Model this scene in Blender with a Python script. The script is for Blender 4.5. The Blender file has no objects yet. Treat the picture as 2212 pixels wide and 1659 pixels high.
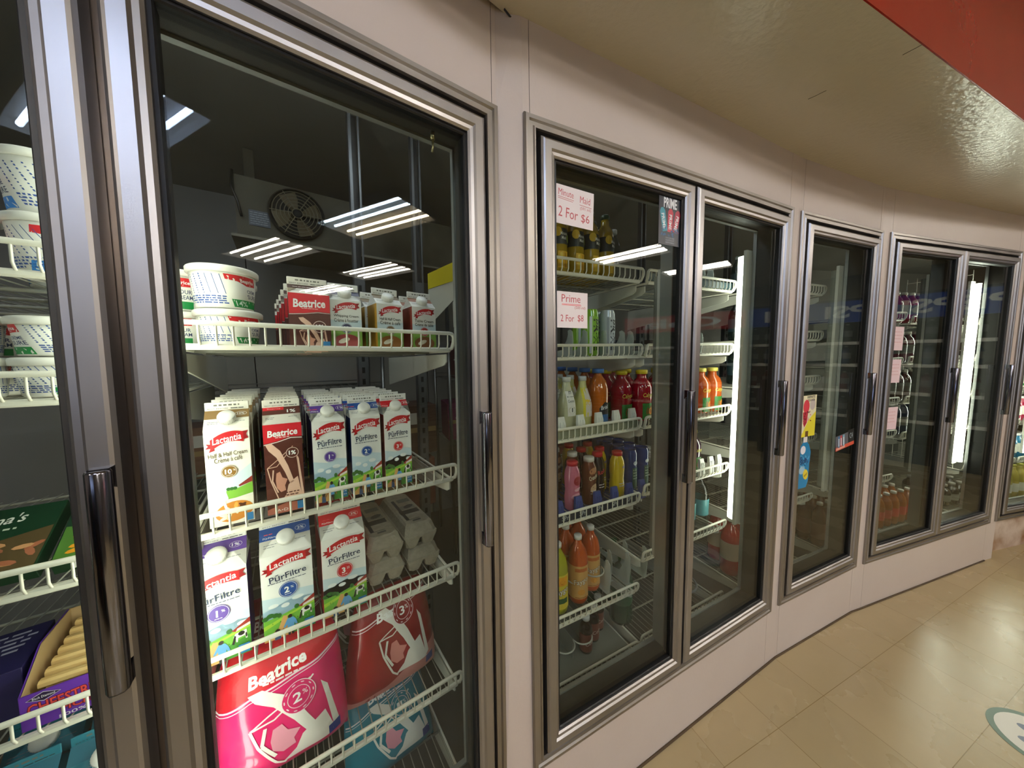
import bpy, bmesh, math, random
from mathutils import Matrix, Vector
from mathutils.geometry import tessellate_polygon
random.seed(7)
PI = math.pi
S = bpy.context.scene
COL = S.collection

# ------------------------------------------------------------------ camera
CAMZ = 1.4608
pit, rol = math.radians(5.33672), math.radians(-1.1713)
ff = Vector((0, math.cos(pit), -math.sin(pit)))
eu = Vector((0, math.sin(pit), math.cos(pit)))
ex = Vector((1, 0, 0))
rr = ex * math.cos(rol) + eu * math.sin(rol)
uu = -ex * math.sin(rol) + eu * math.cos(rol)
cd = bpy.data.cameras.new('camera'); cd.sensor_width = 36.0
cd.lens = 36.0 * 699.793 / 2212; cd.clip_start = 0.02; cd.clip_end = 60
cam = bpy.data.objects.new('camera', cd); COL.objects.link(cam)
m = Matrix.Identity(4)
for i, v in enumerate((rr, uu, -ff)):
    for j in range(3): m[j][i] = v[j]
m[2][3] = CAMZ
cam.matrix_world = m
S.camera = cam

# ------------------------------------------------------------------ world, exposure
w = bpy.data.worlds.new('world'); S.world = w; w.use_nodes = True
w.node_tree.nodes['Background'].inputs[0].default_value = (0.55, 0.6, 0.7, 1)
w.node_tree.nodes['Background'].inputs[1].default_value = 0.05
S.view_settings.view_transform = 'Standard'; S.view_settings.look = 'None'
S.view_settings.gamma = 1; S.view_settings.use_curve_mapping = False
S.view_settings.exposure = 0.3
S.cycles.use_denoising = True
S.cycles.max_bounces = 10; S.cycles.diffuse_bounces = 4; S.cycles.glossy_bounces = 4
S.cycles.transparent_max_bounces = 24; S.cycles.transmission_bounces = 6
S.cycles.caustics_reflective = False; S.cycles.caustics_refractive = False
S.cycles.sample_clamp_indirect = 4
TROFFER = 62.0      # ceiling tubes
TUBE1 = 12.5        # tube of the dairy doors
TUBE2 = 12.0         # lit tube of the second unit
TUBE4 = 34.0        # lit tube of the fourth unit
TUBE5 = 42.0

# ------------------------------------------------------------------ materials
def lin(c):
    if isinstance(c, str):
        c = c.lstrip('#'); c = c if len(c) == 6 else ''.join(x * 2 for x in c); c = tuple(int(c[i:i + 2], 16) / 255 for i in (0, 2, 4))
    return tuple((x / 12.92 if x <= .04045 else ((x + .055) / 1.055) ** 2.4) for x in c) + (1,)
MATS = {}
def mat(name, col='#808080', rough=.5, metal=0, emit=0, spec=.5, coat=0, noise=None, alpha=1, trans=0, bump=0, bscale=30):
    if name in MATS: return MATS[name]
    M = bpy.data.materials.new(name); M.use_nodes = True
    nt = M.node_tree; b = nt.nodes['Principled BSDF']
    c = lin(col)
    b.inputs['Base Color'].default_value = c; b.inputs['Roughness'].default_value = rough
    b.inputs['Metallic'].default_value = metal; b.inputs['Specular IOR Level'].default_value = spec
    b.inputs['Coat Weight'].default_value = coat; b.inputs['Alpha'].default_value = alpha
    b.inputs['Transmission Weight'].default_value = trans
    if emit:
        b.inputs['Emission Color'].default_value = c; b.inputs['Emission Strength'].default_value = emit
    if noise:   # (scale, second colour, roughness spread)
        tc = nt.nodes.new('ShaderNodeTexCoord'); n = nt.nodes.new('ShaderNodeTexNoise')
        n.inputs['Scale'].default_value = noise[0]; n.inputs['Detail'].default_value = 5
        nt.links.new(tc.outputs['Object'], n.inputs['Vector'])
        r = nt.nodes.new('ShaderNodeValToRGB'); r.color_ramp.elements[0].position = .35; r.color_ramp.elements[1].position = .68
        r.color_ramp.elements[0].color = c; r.color_ramp.elements[1].color = lin(noise[1])
        nt.links.new(n.outputs['Fac'], r.inputs['Fac']); nt.links.new(r.outputs['Color'], b.inputs['Base Color'])
        if len(noise) > 2:
            mr = nt.nodes.new('ShaderNodeMapRange'); mr.inputs['To Min'].default_value = rough - noise[2]; mr.inputs['To Max'].default_value = rough + noise[2]
            nt.links.new(n.outputs['Fac'], mr.inputs['Value']); nt.links.new(mr.outputs['Result'], b.inputs['Roughness'])
    if bump:
        tc = nt.nodes.new('ShaderNodeTexCoord'); n = nt.nodes.new('ShaderNodeTexNoise'); n.inputs['Scale'].default_value = bscale; n.inputs['Detail'].default_value = 4
        nt.links.new(tc.outputs['Object'], n.inputs['Vector'])
        bp = nt.nodes.new('ShaderNodeBump'); bp.inputs['Strength'].default_value = bump; bp.inputs['Distance'].default_value = .01
        nt.links.new(n.outputs['Fac'], bp.inputs['Height']); nt.links.new(bp.outputs['Normal'], b.inputs['Normal'])
    MATS[name] = M; return M
def ink(c): return mat('ink_' + c.lstrip('#'), c, .45)
def glassmat(name, tint, ior=1.5, rough=0.0, gain=1.0):
    if name in MATS: return MATS[name]
    M = bpy.data.materials.new(name); M.use_nodes = True; nt = M.node_tree
    nt.nodes.remove(nt.nodes['Principled BSDF']); out = nt.nodes['Material Output']
    tr = nt.nodes.new('ShaderNodeBsdfTransparent'); tr.inputs[0].default_value = lin(tint)
    gl = nt.nodes.new('ShaderNodeBsdfGlossy'); gl.inputs['Roughness'].default_value = rough
    gl.inputs['Color'].default_value = (gain, gain, gain, 1)
    lw = nt.nodes.new('ShaderNodeLayerWeight'); lw.inputs['Blend'].default_value = .5   # Schlick, the same on both faces of a thin sheet
    pw = nt.nodes.new('ShaderNodeMath'); pw.operation = 'POWER'; pw.inputs[1].default_value = 5
    fr = nt.nodes.new('ShaderNodeMapRange'); r0_ = ((ior - 1) / (ior + 1)) ** 2; fr.inputs['To Min'].default_value = r0_
    nt.links.new(lw.outputs['Facing'], pw.inputs[0]); nt.links.new(pw.outputs[0], fr.inputs['Value'])
    mx = nt.nodes.new('ShaderNodeMixShader')
    nt.links.new(fr.outputs[0], mx.inputs[0]); nt.links.new(tr.outputs[0], mx.inputs[1]); nt.links.new(gl.outputs[0], mx.inputs[2])
    nt.links.new(mx.outputs[0], out.inputs['Surface'])
    MATS[name] = M; return M
GLASS = glassmat('door_glass', '#ecf0ec', 1.45, 0, .62)
CLEAR = glassmat('clear_plastic', '#dfe4e2', 1.4, .08)
def metalmat(name, col, rough, streak):
    M = mat(name, col, rough, 1.0); nt = M.node_tree; b = nt.nodes['Principled BSDF']
    tc = nt.nodes.new('ShaderNodeTexCoord'); mp = nt.nodes.new('ShaderNodeMapping'); mp.inputs['Scale'].default_value = (2.5, 2.5, 1.6)
    n = nt.nodes.new('ShaderNodeTexNoise'); n.inputs['Scale'].default_value = 2.2; n.inputs['Detail'].default_value = 3
    nt.links.new(tc.outputs['Object'], mp.inputs[0]); nt.links.new(mp.outputs[0], n.inputs['Vector'])
    mr = nt.nodes.new('ShaderNodeMapRange'); mr.inputs['From Min'].default_value = .3; mr.inputs['From Max'].default_value = .7
    mr.inputs['To Min'].default_value = rough - streak; mr.inputs['To Max'].default_value = rough + streak
    nt.links.new(n.outputs['Fac'], mr.inputs['Value']); nt.links.new(mr.outputs[0], b.inputs['Roughness'])
    r = nt.nodes.new('ShaderNodeValToRGB'); r.color_ramp.elements[0].position = .3; r.color_ramp.elements[1].position = .7
    c = lin(col); r.color_ramp.elements[0].color = tuple(x * .9 for x in c[:3]) + (1,); r.color_ramp.elements[1].color = c
    nt.links.new(n.outputs['Fac'], r.inputs[0]); nt.links.new(r.outputs[0], b.inputs['Base Color'])
    return M
STEEL = metalmat('brushed_aluminium', '#a5a2a1', .40, .05)
STEEL2 = metalmat('worn_frame_aluminium', '#a29d98', .38, .05)
CHROME = mat('dark_chrome', '#7c7c84', .14, 1)
BLACK = mat('black_rubber', '#0a0a0b', .5)
DARK = mat('dark_gap', '#121110', .7)
WHITEW = mat('white_wire_coating', '#ece8d8', .35)
SHEET = mat('white_sheet_metal', '#d5d3c6', .4)
PLAST = mat('white_plastic', '#f0eee8', .35)
PAPER = mat('paper', '#f1e7e6', .7)
WALLM = mat('painted_wall_panel', '#cdc2ba', .42, noise=(1.6, '#c6b9b0', .06), bump=.05, bscale=60)
INSUL = mat('cooler_wall_metal', '#8f8d88', .5, .1, noise=(1.5, '#84827c', .1))

# ------------------------------------------------------------------ mesh builder
class MB:
    def __init__(s): s.v = []; s.f = []; s.m = []; s.sm = []; s.mats = []
    def mi(s, M):
        if isinstance(M, str): M = ink(M)
        if M not in s.mats: s.mats.append(M)
        return s.mats.index(M)
    def add(s, vs, fs, M, smooth=False):
        b = len(s.v); s.v += [tuple(v) for v in vs]; k = s.mi(M)
        for f in fs: s.f.append(tuple(b + i for i in f)); s.m.append(k); s.sm.append(smooth)
        return s
    def box(s, x0, x1, y0, y1, z0, z1, M):
        vs = [(x, y, z) for z in (z0, z1) for y in (y0, y1) for x in (x0, x1)]
        return s.add(vs, [(0, 2, 3, 1), (4, 5, 7, 6), (0, 1, 5, 4), (2, 6, 7, 3), (0, 4, 6, 2), (1, 3, 7, 5)], M)
    def bbox(s, x0, x1, y0, y1, z0, z1, M, c=.004):   # chamfered box
        vs = []; 
        for (x, sx) in ((x0, 1), (x1, -1)):
            for (y, sy) in ((y0, 1), (y1, -1)):
                for (z, sz) in ((z0, 1), (z1, -1)):
                    vs += [(x, y + sy * c, z + sz * c), (x + sx * c, y, z + sz * c), (x + sx * c, y + sy * c, z)]
        bm = bmesh.new(); bv = [bm.verts.new(v) for v in vs]; r = bmesh.ops.convex_hull(bm, input=bv)
        bmesh.ops.dissolve_limit(bm, angle_limit=.01, verts=bm.verts[:], edges=bm.edges[:])
        bm.verts.index_update(); s.add([v.co[:] for v in bm.verts], [[v.index for v in f.verts] for f in bm.faces], M); bm.free(); return s
    def hull(s, pts, M, smooth=False):
        bm = bmesh.new(); bv = [bm.verts.new(v) for v in pts]; bmesh.ops.convex_hull(bm, input=bv)
        bmesh.ops.delete(bm, geom=[v for v in bm.verts if not v.link_faces], context='VERTS')
        bmesh.ops.dissolve_limit(bm, angle_limit=.01, verts=bm.verts[:], edges=bm.edges[:])
        bm.verts.index_update(); s.add([v.co[:] for v in bm.verts], [[v.index for v in f.verts] for f in bm.faces], M, smooth); bm.free(); return s
    def prism(s, poly, d0, d1, M, axis='y'):  # poly in the two other axes
        n = len(poly)
        def P(a, b, d): return {'y': (a, d, b), 'x': (d, a, b), 'z': (a, b, d)}[axis]
        vs = [P(a, b, d0) for a, b in poly] + [P(a, b, d1) for a, b in poly]
        fs = [tuple(range(n)), tuple(range(2 * n - 1, n - 1, -1))] + [(i, i + n, (i + 1) % n + n, (i + 1) % n) for i in range(n)]
        return s.add(vs, fs, M)
    def tube(s, pts, r, M, seg=6, cap=True, smooth=True):
        pts = [Vector(p) for p in pts]; n = len(pts); vs = []; fs = []
        t0 = (pts[1] - pts[0]).normalized(); up = Vector((0, 0, 1)) if abs(t0.z) < .9 else Vector((1, 0, 0))
        a = t0.cross(up).normalized()
        for i, p in enumerate(pts):
            t = (pts[min(i + 1, n - 1)] - pts[max(i - 1, 0)]).normalized()
            a = (a - t * a.dot(t)).normalized(); b = t.cross(a)
            rad = r[i] if isinstance(r, (list, tuple)) else r
            for k in range(seg):
                th = 2 * PI * k / seg; vs.append(p + a * math.cos(th) * rad + b * math.sin(th) * rad)
        for i in range(n - 1):
            for k in range(seg):
                k2 = (k + 1) % seg; fs.append((i * seg + k, (i + 1) * seg + k, (i + 1) * seg + k2, i * seg + k2))
        if cap: fs += [tuple(range(seg)), tuple(range(n * seg - 1, (n - 1) * seg - 1, -1))]
        return s.add(vs, fs, M, smooth)
    def lathe(s, prof, M, seg=24, c=(0, 0, 0), cap=True, smooth=True, sq=0):
        vs = []; n = len(prof)
        for (r, z) in prof:
            for k in range(seg):
                th = 2 * PI * k / seg; q = 1
                if sq: q = 1 / (abs(math.cos(th)) ** sq + abs(math.sin(th)) ** sq) ** (1 / sq)
                vs.append((c[0] + r * q * math.sin(th), c[1] - r * q * math.cos(th), c[2] + z))
        fs = [(i * seg + k, i * seg + (k + 1) % seg, (i + 1) * seg + (k + 1) % seg, (i + 1) * seg + k) for i in range(n - 1) for k in range(seg)]
        s.add(vs, fs, M, smooth)
        if cap:
            b = len(s.v) - len(vs); k = s.mi(M)
            for rng in (tuple(range(b + seg - 1, b - 1, -1)), tuple(range(b + (n - 1) * seg, b + n * seg))):
                s.f.append(rng); s.m.append(k); s.sm.append(False)
        return s
    def xf(s, mx, start=0):
        s.v[start:] = [tuple(mx @ Vector(v)) for v in s.v[start:]]; return s
    def mesh(s, name):
        me = bpy.data.meshes.new(name); me.from_pydata(s.v, [], s.f)
        for M in s.mats: me.materials.append(M)
        me.polygons.foreach_set('material_index', s.m); me.polygons.foreach_set('use_smooth', s.sm)
        me.update(); return me
    def build(s, name, parent=None, mx=None):
        o = bpy.data.objects.new(name, s.mesh(name)); COL.objects.link(o)
        if parent is not None: o.parent = parent
        if mx is not None: o.matrix_world = mx if parent is None else mx
        return o

def tag(o, label=None, cat=None, group=None, kind=None):
    if label: o['label'] = label
    if cat: o['category'] = cat
    if group: o['group'] = group
    if kind: o['kind'] = kind
    return o
def thing(name, label, cat, mx=None, group=None):
    o = bpy.data.objects.new(name, None); o.empty_display_size = .05; COL.objects.link(o)
    if mx is not None: o.matrix_world = mx
    return tag(o, label, cat, group)
KIDS = {}
def kids(o):
    return [c for c in o.children]
def dup(o, mx, label=None, group=None):
    c = o.copy(); COL.objects.link(c); c.matrix_world = mx
    if label: c['label'] = label
    if group: c['group'] = group
    for ch in kids(o):
        d = ch.copy(); COL.objects.link(d); d.parent = c
        for g in kids(ch):
            e = g.copy(); COL.objects.link(e); e.parent = d
    return c

# ------------------------------------------------------------------ flat printing
TXT = {}
def text_geo(t, bold=0):
    k = (t, bold)
    if k not in TXT:
        cu = bpy.data.curves.new('t', 'FONT'); cu.body = t; cu.size = 1; cu.resolution_u = 2; cu.offset = bold
        o = bpy.data.objects.new('t', cu); me = bpy.data.meshes.new_from_object(o)
        vs = [(v.co.x, v.co.y) for v in me.vertices]; fs = [tuple(p.vertices) for p in me.polygons]
        bpy.data.objects.remove(o); bpy.data.curves.remove(cu); bpy.data.meshes.remove(me)
        x0 = min(v[0] for v in vs); x1 = max(v[0] for v in vs); y0 = min(v[1] for v in vs); y1 = max(v[1] for v in vs)
        TXT[k] = ([((x - x0) / (x1 - x0) - .5, (y - y0) / (y1 - y0) - .5) for x, y in vs], fs, (x1 - x0) / (y1 - y0))
    return TXT[k]
class Art:
    def __init__(s): s.p = []; s.l = 1
    def up(s): s.l += 1; return s
    def poly(s, pts, c): s.p.append((list(pts), c, s.l)); return s
    def rect(s, x0, x1, y0, y1, c, n=1):
        for i in range(n):
            a = x0 + (x1 - x0) * i / n; b = x0 + (x1 - x0) * (i + 1) / n
            s.poly([(a, y0), (b, y0), (b, y1), (a, y1)], c)
        return s
    def ell(s, x, y, a, b, c, n=20, rot=0):
        cr, sr = math.cos(rot), math.sin(rot)
        return s.poly([(x + a * math.cos(t) * cr - b * math.sin(t) * sr, y + a * math.cos(t) * sr + b * math.sin(t) * cr) for t in (2 * PI * i / n for i in range(n))], c)
    def ring(s, x, y, a, b, w, c, n=24, t0=0, t1=2 * PI):
        for i in range(n):
            p, q = t0 + (t1 - t0) * i / n, t0 + (t1 - t0) * (i + 1) / n
            s.poly([(x + a * math.cos(p), y + b * math.sin(p)), (x + a * math.cos(q), y + b * math.sin(q)), (x + (a - w) * math.cos(q), y + (b - w) * math.sin(q)), (x + (a - w) * math.cos(p), y + (b - w) * math.sin(p))], c)
        return s
    def line(s, pts, w, c):
        for (a, b), (d, e) in zip(pts, pts[1:]):
            L = math.hypot(d - a, e - b) or 1; nx, ny = -(e - b) / L * w / 2, (d - a) / L * w / 2
            s.poly([(a + nx, b + ny), (a - nx, b - ny), (d - nx, e - ny), (d + nx, e + ny)], c)
        return s
    def text(s, t, x, y, w, h, c, bold=0, shear=0, rot=0, arc=0):
        vs, fs, asp = text_geo(t, bold)
        if w is None: w = h * asp
        if h is None: h = w / asp
        cr, sr = math.cos(rot), math.sin(rot); q = []
        for a, b in vs:
            X = a * w + b * h * shear; Y = b * h - arc * (2 * a) ** 2
            q.append((x + X * cr - Y * sr, y + X * sr + Y * cr))
        for f in fs: s.poly([q[i] for i in f], c)
        return s
    def dashes(s, x0, x1, y, h, c, n=6, rot=0):   # unreadable small print
        x = x0; rnd = random.Random(int((x0 + y) * 1e5)); L = (x1 - x0) / n
        while x < x1 - L * .3:
            l = min(L * rnd.uniform(.4, 1.1), x1 - x); s.rect(x, x + l, y - h / 2, y + h / 2, c); x += l + h * .8
        return s
    def put(s, mb, mp, maxlen=None, e=.00016):
        for pts, c, l in s.p:
            if maxlen is None:
                mb.add([mp(u, v, l * e) for u, v in pts], [tuple(range(len(pts)))], c)
            else:
                V = [Vector((u, v, 0)) for u, v in pts]
                for t in tessellate_polygon([V]):
                    st = [tuple(V[i] for i in t)]
                    while st:
                        a, b, d = st.pop(); L = [(b - a).length, (d - b).length, (a - d).length]; k = L.index(max(L))
                        if L[k] > maxlen:
                            if k == 0: q = (a + b) / 2; st += [(a, q, d), (q, b, d)]
                            elif k == 1: q = (b + d) / 2; st += [(a, b, q), (a, q, d)]
                            else: q = (d + a) / 2; st += [(a, b, q), (q, b, d)]
                        else: mb.add([mp(p.x, p.y, l * e) for p in (a, b, d)], [(0, 1, 2)], c, True)
        return mb
def flat(y0=0): return lambda u, v, e: (u, y0 - e, v)
def cyl(rf, a0=0):
    return lambda u, v, e: ((rf(v) + e) * math.sin(u / rf(v) + a0), -(rf(v) + e) * math.cos(u / rf(v) + a0), v)

# ------------------------------------------------------------------ facet frames
def T(x, y, z): return Matrix.Translation((x, y, z))
def RZ(a): return Matrix.Rotation(a, 4, 'Z')
def RX(a): return Matrix.Rotation(a, 4, 'X')
def RY(a): return Matrix.Rotation(a, 4, 'Y')
M1 = Matrix(((0.8163659, -0.5774736, 0.0084206, -0.0405), (0.5771427, 0.8162621, 0.0249495, 0.7558), (-0.0212811, -0.0155080, 0.9996532, 0.0007), (0, 0, 0, 1)))
def mkf(x, y, d): return T(x, y, 0) @ RZ(math.radians(d))
F = {1: M1, 2: mkf(.0386, .8223, 26.41), 3: mkf(1.2153, 1.4071, 22.16), 4: mkf(1.9096, 1.6826, 17.07)}
W = {1: 0, 2: 1.246, 3: .683, 4: 1.321}
p4 = F[4] @ Vector((W[4], 0, 0)); a5 = math.radians(14.5)
F[5] = mkf(p4.x + .068 * math.cos(a5), p4.y + .068 * math.sin(a5), 12.3); W[5] = 1.30
p5 = F[5] @ Vector((W[5], 0, 0)); a6 = math.radians(9)
F[6] = mkf(p5.x + .066 * math.cos(a6), p5.y + .066 * math.sin(a6), 7); W[6] = 1.30
def at(k, s, n, z, rz=0, rx=0): return F[k] @ T(s, n, z) @ RZ(rz) @ RX(rx)

# ------------------------------------------------------------------ room shell
SOFZ, CEIL = 2.235, 3.04
def wl(k, s, n=0, z=0):
    v = F[k] @ Vector((s, n, z)); return (v.x, v.y, v.z)
wall = MB()
def quadprism(mb, bot, top, M):
    vs = list(bot) + list(top); n = len(bot)
    mb.add(vs, [tuple(range(n - 1, -1, -1)), tuple(range(n, 2 * n))] + [(i, (i + 1) % n, (i + 1) % n + n, i + n) for i in range(n)], M)
def panel(k, s0, s1, z0, z1, n0=0, M=None):
    quadprism(wall, [wl(k, s0, n0, z0), wl(k, s1, n0, z0), wl(k, s1, .1, z0), wl(k, s0, .1, z0)],
              [wl(k, s0, n0, z1), wl(k, s1, n0, z1), wl(k, s1, .1, z1), wl(k, s0, .1, z1)], M or WALLM)
FB, FT = .268, 2.028
RUST = mat('rust_stained_panel', '#cbbcae', .6, noise=(7, '#8a6238'), bump=.1, bscale=20)
wall_x0 = -1.25
panel(1, wall_x0, -.013, FT - .001, SOFZ + .03); panel(1, wall_x0, -.02, -.03, FB)
panel(1, -1.4, wall_x0 + .01, -.03, SOFZ + .03)
for k in (2, 3, 4, 5, 6):
    lo = .0195
    panel(k, lo, W[k] - .018, FT - .001, SOFZ)
    if k < 5: panel(k, lo, W[k] - .018, 0, FB)
    else: panel(k, 0, W[k], 0, FB, .05, RUST)
panel(6, W[6], W[6] + .8, 0, SOFZ)
def pillar(k1, s1, k2, z0, z1, ext, drop=0):
    def pts(z): 
        L = [wl(k1, s1 - ext, 0, z)] + ([wl(k1, s1, 0, z)] if ext else []) + [wl(k2, 0, 0, z)] + ([wl(k2, .018, 0, z)] if ext else [])
        R_ = [wl(k2, .018 if ext else 0, .1, z), wl(k1, s1 - ext, .1, z)]
        return L + R_
    quadprism(wall, pts(z0), pts(z1), WALLM)
for (k1, s1, k2) in ((1, 0, 2), (2, W[2], 3), (3, W[3], 4), (4, W[4], 5), (5, W[5], 6)):
    pillar(k1, s1, k2, FB, FT, 0)
    pillar(k1, s1, k2, FT, SOFZ + (.03 if k1 == 1 else 0), .0115 if k1 == 1 else .0165)
    if k1 < 5: pillar(k1, s1, k2, 0 if k1 > 1 else -.03, FB, .0165)
    else: pillar(k1, s1, k2, 0, FB, 0)
    # dark joint filler and seam edges
    for (k, s) in ((k1, s1 - (.0123 if k1 == 1 else .0172)), (k2, .0188)):
        for z0, z1 in ((0, FB), (FT, SOFZ)):
            quadprism(wall, [wl(k, s - .0018, .001, z0), wl(k, s + .0018, .001, z0), wl(k, s + .0018, .08, z0), wl(k, s - .0018, .08, z0)],
                      [wl(k, s - .0018, .001, z1), wl(k, s + .0018, .001, z1), wl(k, s + .0018, .08, z1), wl(k, s - .0018, .08, z1)], DARK)
for (s_, z_, w_, h_) in ((.0, 1.318, .016, .005), (.008, 1.314, .012, .004)):   # chipped paint on the first pillar
    v = F[2] @ Vector((-.027 + s_, -.0006, z_)); u_ = Vector((.94, .34, 0)) * w_ / 2
    wall.add([(v.x - u_.x, v.y - u_.y, z_ - h_), (v.x + u_.x, v.y + u_.y, z_ - h_ * .6), (v.x + u_.x * .9, v.y + u_.y * .9, z_ + h_ * .4), (v.x - u_.x * .7, v.y - u_.y * .7, z_ + h_ * .7)], [(0, 1, 2, 3)], '#a5823c')
tag(wall.build('wall_front'), kind='structure')
# base joint, the dirty bead where the panels meet the floor
jb = MB()
pl = [wl(1, -1.4, -.003, .0), wl(1, 0, -.003, 0)]
for k in (2, 3, 4): pl += [wl(k, 0, -.003, 0), wl(k, W[k], -.003, 0)]
pl = [(x, y, .002) for x, y, z in pl]
jb.tube(pl, .0045, mat('grimy_joint', '#4a3a26', .9), 6)
pl = [wl(1, -1.2, .004, 0), wl(1, 0, .004, 0)]
for k in (2, 3, 4, 5): pl += [wl(k, 0, .004, 0), wl(k, W[k], .004, 0)]
tag(jb.build('baseboard_front'), kind='structure')

floor = MB()
# floor in its own tile-aligned frame
fo = T(1.285, 1.234, 0) @ RZ(math.radians(21.9)); fi = fo.inverted()
cs = [fi @ Vector(p) for p in ((-4, -8, 0), (10, -8, 0), (10, 6, 0), (-4, 6, 0))]
FL = mat('vinyl_floor_tile', '#a08a68', .33); nt = FL.node_tree; b = nt.nodes['Principled BSDF']
tc = nt.nodes.new('ShaderNodeTexCoord'); br = nt.nodes.new('ShaderNodeTexBrick')
br.offset = 0; br.squash = 1; br.inputs['Scale'].default_value = 1; br.inputs['Mortar Size'].default_value = .0012
br.inputs['Brick Width'].default_value = .305; br.inputs['Row Height'].default_value = .305; br.inputs['Mortar Smooth'].default_value = .3
br.inputs['Color1'].default_value = lin('#b9a67e'); br.inputs['Color2'].default_value = lin('#b2a078'); br.inputs['Mortar'].default_value = lin('#8a7449')
nz = nt.nodes.new('ShaderNodeTexNoise'); nz.inputs['Scale'].default_value = 3; nz.inputs['Detail'].default_value = 8
mx = nt.nodes.new('ShaderNodeMix'); mx.data_type = 'RGBA'; mx.blend_type = 'MULTIPLY'; mx.inputs['Factor'].default_value = .35
rp = nt.nodes.new('ShaderNodeValToRGB'); rp.color_ramp.elements[0].position = .15; rp.color_ramp.elements[1].position = .8; rp.color_ramp.elements[0].color = (.6, .55, .48, 1)
nt.links.new(tc.outputs['Object'], br.inputs['Vector']); nt.links.new(tc.outputs['Object'], nz.inputs['Vector']); nt.links.new(nz.outputs['Fac'], rp.inputs[0])
nt.links.new(br.outputs['Color'], mx.inputs[6]); nt.links.new(rp.outputs[0], mx.inputs[7]); nt.links.new(mx.outputs[2], b.inputs['Base Color'])
n2 = nt.nodes.new('ShaderNodeTexNoise'); n2.inputs['Scale'].default_value = 14; n2.inputs['Detail'].default_value = 3
nt.links.new(tc.outputs['Object'], n2.inputs['Vector'])
mr = nt.nodes.new('ShaderNodeMapRange'); mr.inputs['To Min'].default_value = .18; mr.inputs['To Max'].default_value = .36
nt.links.new(nz.outputs['Fac'], mr.inputs[0]); nt.links.new(mr.outputs[0], b.inputs['Roughness'])
bp = nt.nodes.new('ShaderNodeBump'); bp.inputs['Strength'].default_value = .12; bp.inputs['Distance'].default_value = .01
nt.links.new(n2.outputs['Fac'], bp.inputs['Height']); nt.links.new(bp.outputs[0], b.inputs['Normal'])
floor.add([(c.x, c.y, 0) for c in cs] + [(c.x, c.y, -.1) for c in cs], [(0, 1, 2, 3), (7, 6, 5, 4), (0, 4, 5, 1), (1, 5, 6, 2), (2, 6, 7, 3), (3, 7, 4, 0)], FL)
tag(floor.build('floor', None, fo), kind='structure')

# lowered soffit over the doors, its red fascia, the shop ceiling and walls
SOFM = mat('soffit_paint', '#d2ccbb', .24, noise=(1.2, '#c6bfad', .05), bump=.22, bscale=55)
RED = mat('red_gloss_fascia', '#96220f', .26, 0, 0, .35, noise=(2, '#82200f', .05), bump=.05, bscale=8)
e0 = Vector((.805, .803)); ed = Vector((math.cos(math.radians(22.2)), math.sin(math.radians(22.2))))
def edge(t, z): p = e0 + ed * t; return (p.x, p.y, z)
wpts = [wl(1, -1.35, .02, 0), wl(1, 0, .02, 0)] + [p for k in (2, 3, 4, 5, 6) for p in (wl(k, 0, .02, 0), wl(k, W[k], .02, 0))] + [wl(6, W[6] + .8, .02, 0)]
sf = MB()
wq = [(p[0], p[1]) for p in wpts]
eq = [edge((Vector((x, y)) - e0).dot(ed), 0)[:2] for x, y in wq]
for a, b_, c_, d_ in zip(wq, wq[1:], eq[1:], eq): quadprism(sf, [(p[0], p[1], SOFZ) for p in (a, b_, c_, d_)], [(p[0], p[1], SOFZ + .04) for p in (a, b_, c_, d_)], SOFM)
CK = ink('#3a3428')
for pp in ([(.944, 1.090), (.955, 1.078), (.969, 1.057)], [(1.062, .942), (1.078, .914)]): sf.tube([(x, y, SOFZ - .0005) for x, y in pp], .0007, CK, 4)
tag(sf.build('ceiling_soffit'), kind='structure')
tr = MB(); ou = Vector((ed.y, -ed.x))
def fbox(t0, t1, a0, a1, z0, z1, M, mb):
    P = [e0 + ed * t0 + ou * a0, e0 + ed * t1 + ou * a0, e0 + ed * t1 + ou * a1, e0 + ed * t0 + ou * a1]
    quadprism(mb, [(p.x, p.y, z0) for p in P], [(p.x, p.y, z1) for p in P], M)
fbox(-2.2, 6, -.004, .003, SOFZ + .0005, 2.47, RED, tr); fbox(-2.2, 6, -.06, -.012, 2.474, CEIL, RED, tr)
fbox(-2.2, 6, -.06, -.02, 2.46, 2.48, DARK, tr)
tag(tr.build('trim_1'), kind='structure')
cl = MB(); CM = mat('ceiling_tile', '#cfc8bb', .8)
cl.box(-4, 10, -8, 6, CEIL, CEIL + .06, CM)
tag(cl.build('ceiling'), kind='structure')
SW = mat('shop_wall', '#8c8073', .7)
for nm, bx in (('wall_back', (-4, 10, -8.1, -8)), ('wall_left', (-4.1, -4, -8, 6)), ('wall_right', (10, 10.1, -8, 6)), ('wall_far', (-4, 10, 6, 6.1))):
    mb = MB(); mb.box(bx[0], bx[1], bx[2], bx[3], 0, CEIL, SW); tag(mb.build(nm), kind='structure')
# daylight shop window behind the photographer
for i, (x0, x1) in enumerate(((-2.6, -.9), (-.8, .9))):
    mb = MB(); mb.box(x0, x1, -7.995, -7.97, .9, 2.5, mat('window_daylight', '#bcd4ff', .5, emit=2.2))
    fr = MB()
    o = tag(mb.build('window_%d' % (i + 1)), kind='structure')
    for bx in ((x0 - .05, x1 + .05, .85, .9), (x0 - .05, x1 + .05, 2.5, 2.55), (x0 - .05, x0, .9, 2.5), (x1, x1 + .05, .9, 2.5)):
        fr.box(bx[0], bx[1], -7.99, -7.94, bx[2], bx[3], STEEL2)
    fr.build('window_frame', o)

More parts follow.
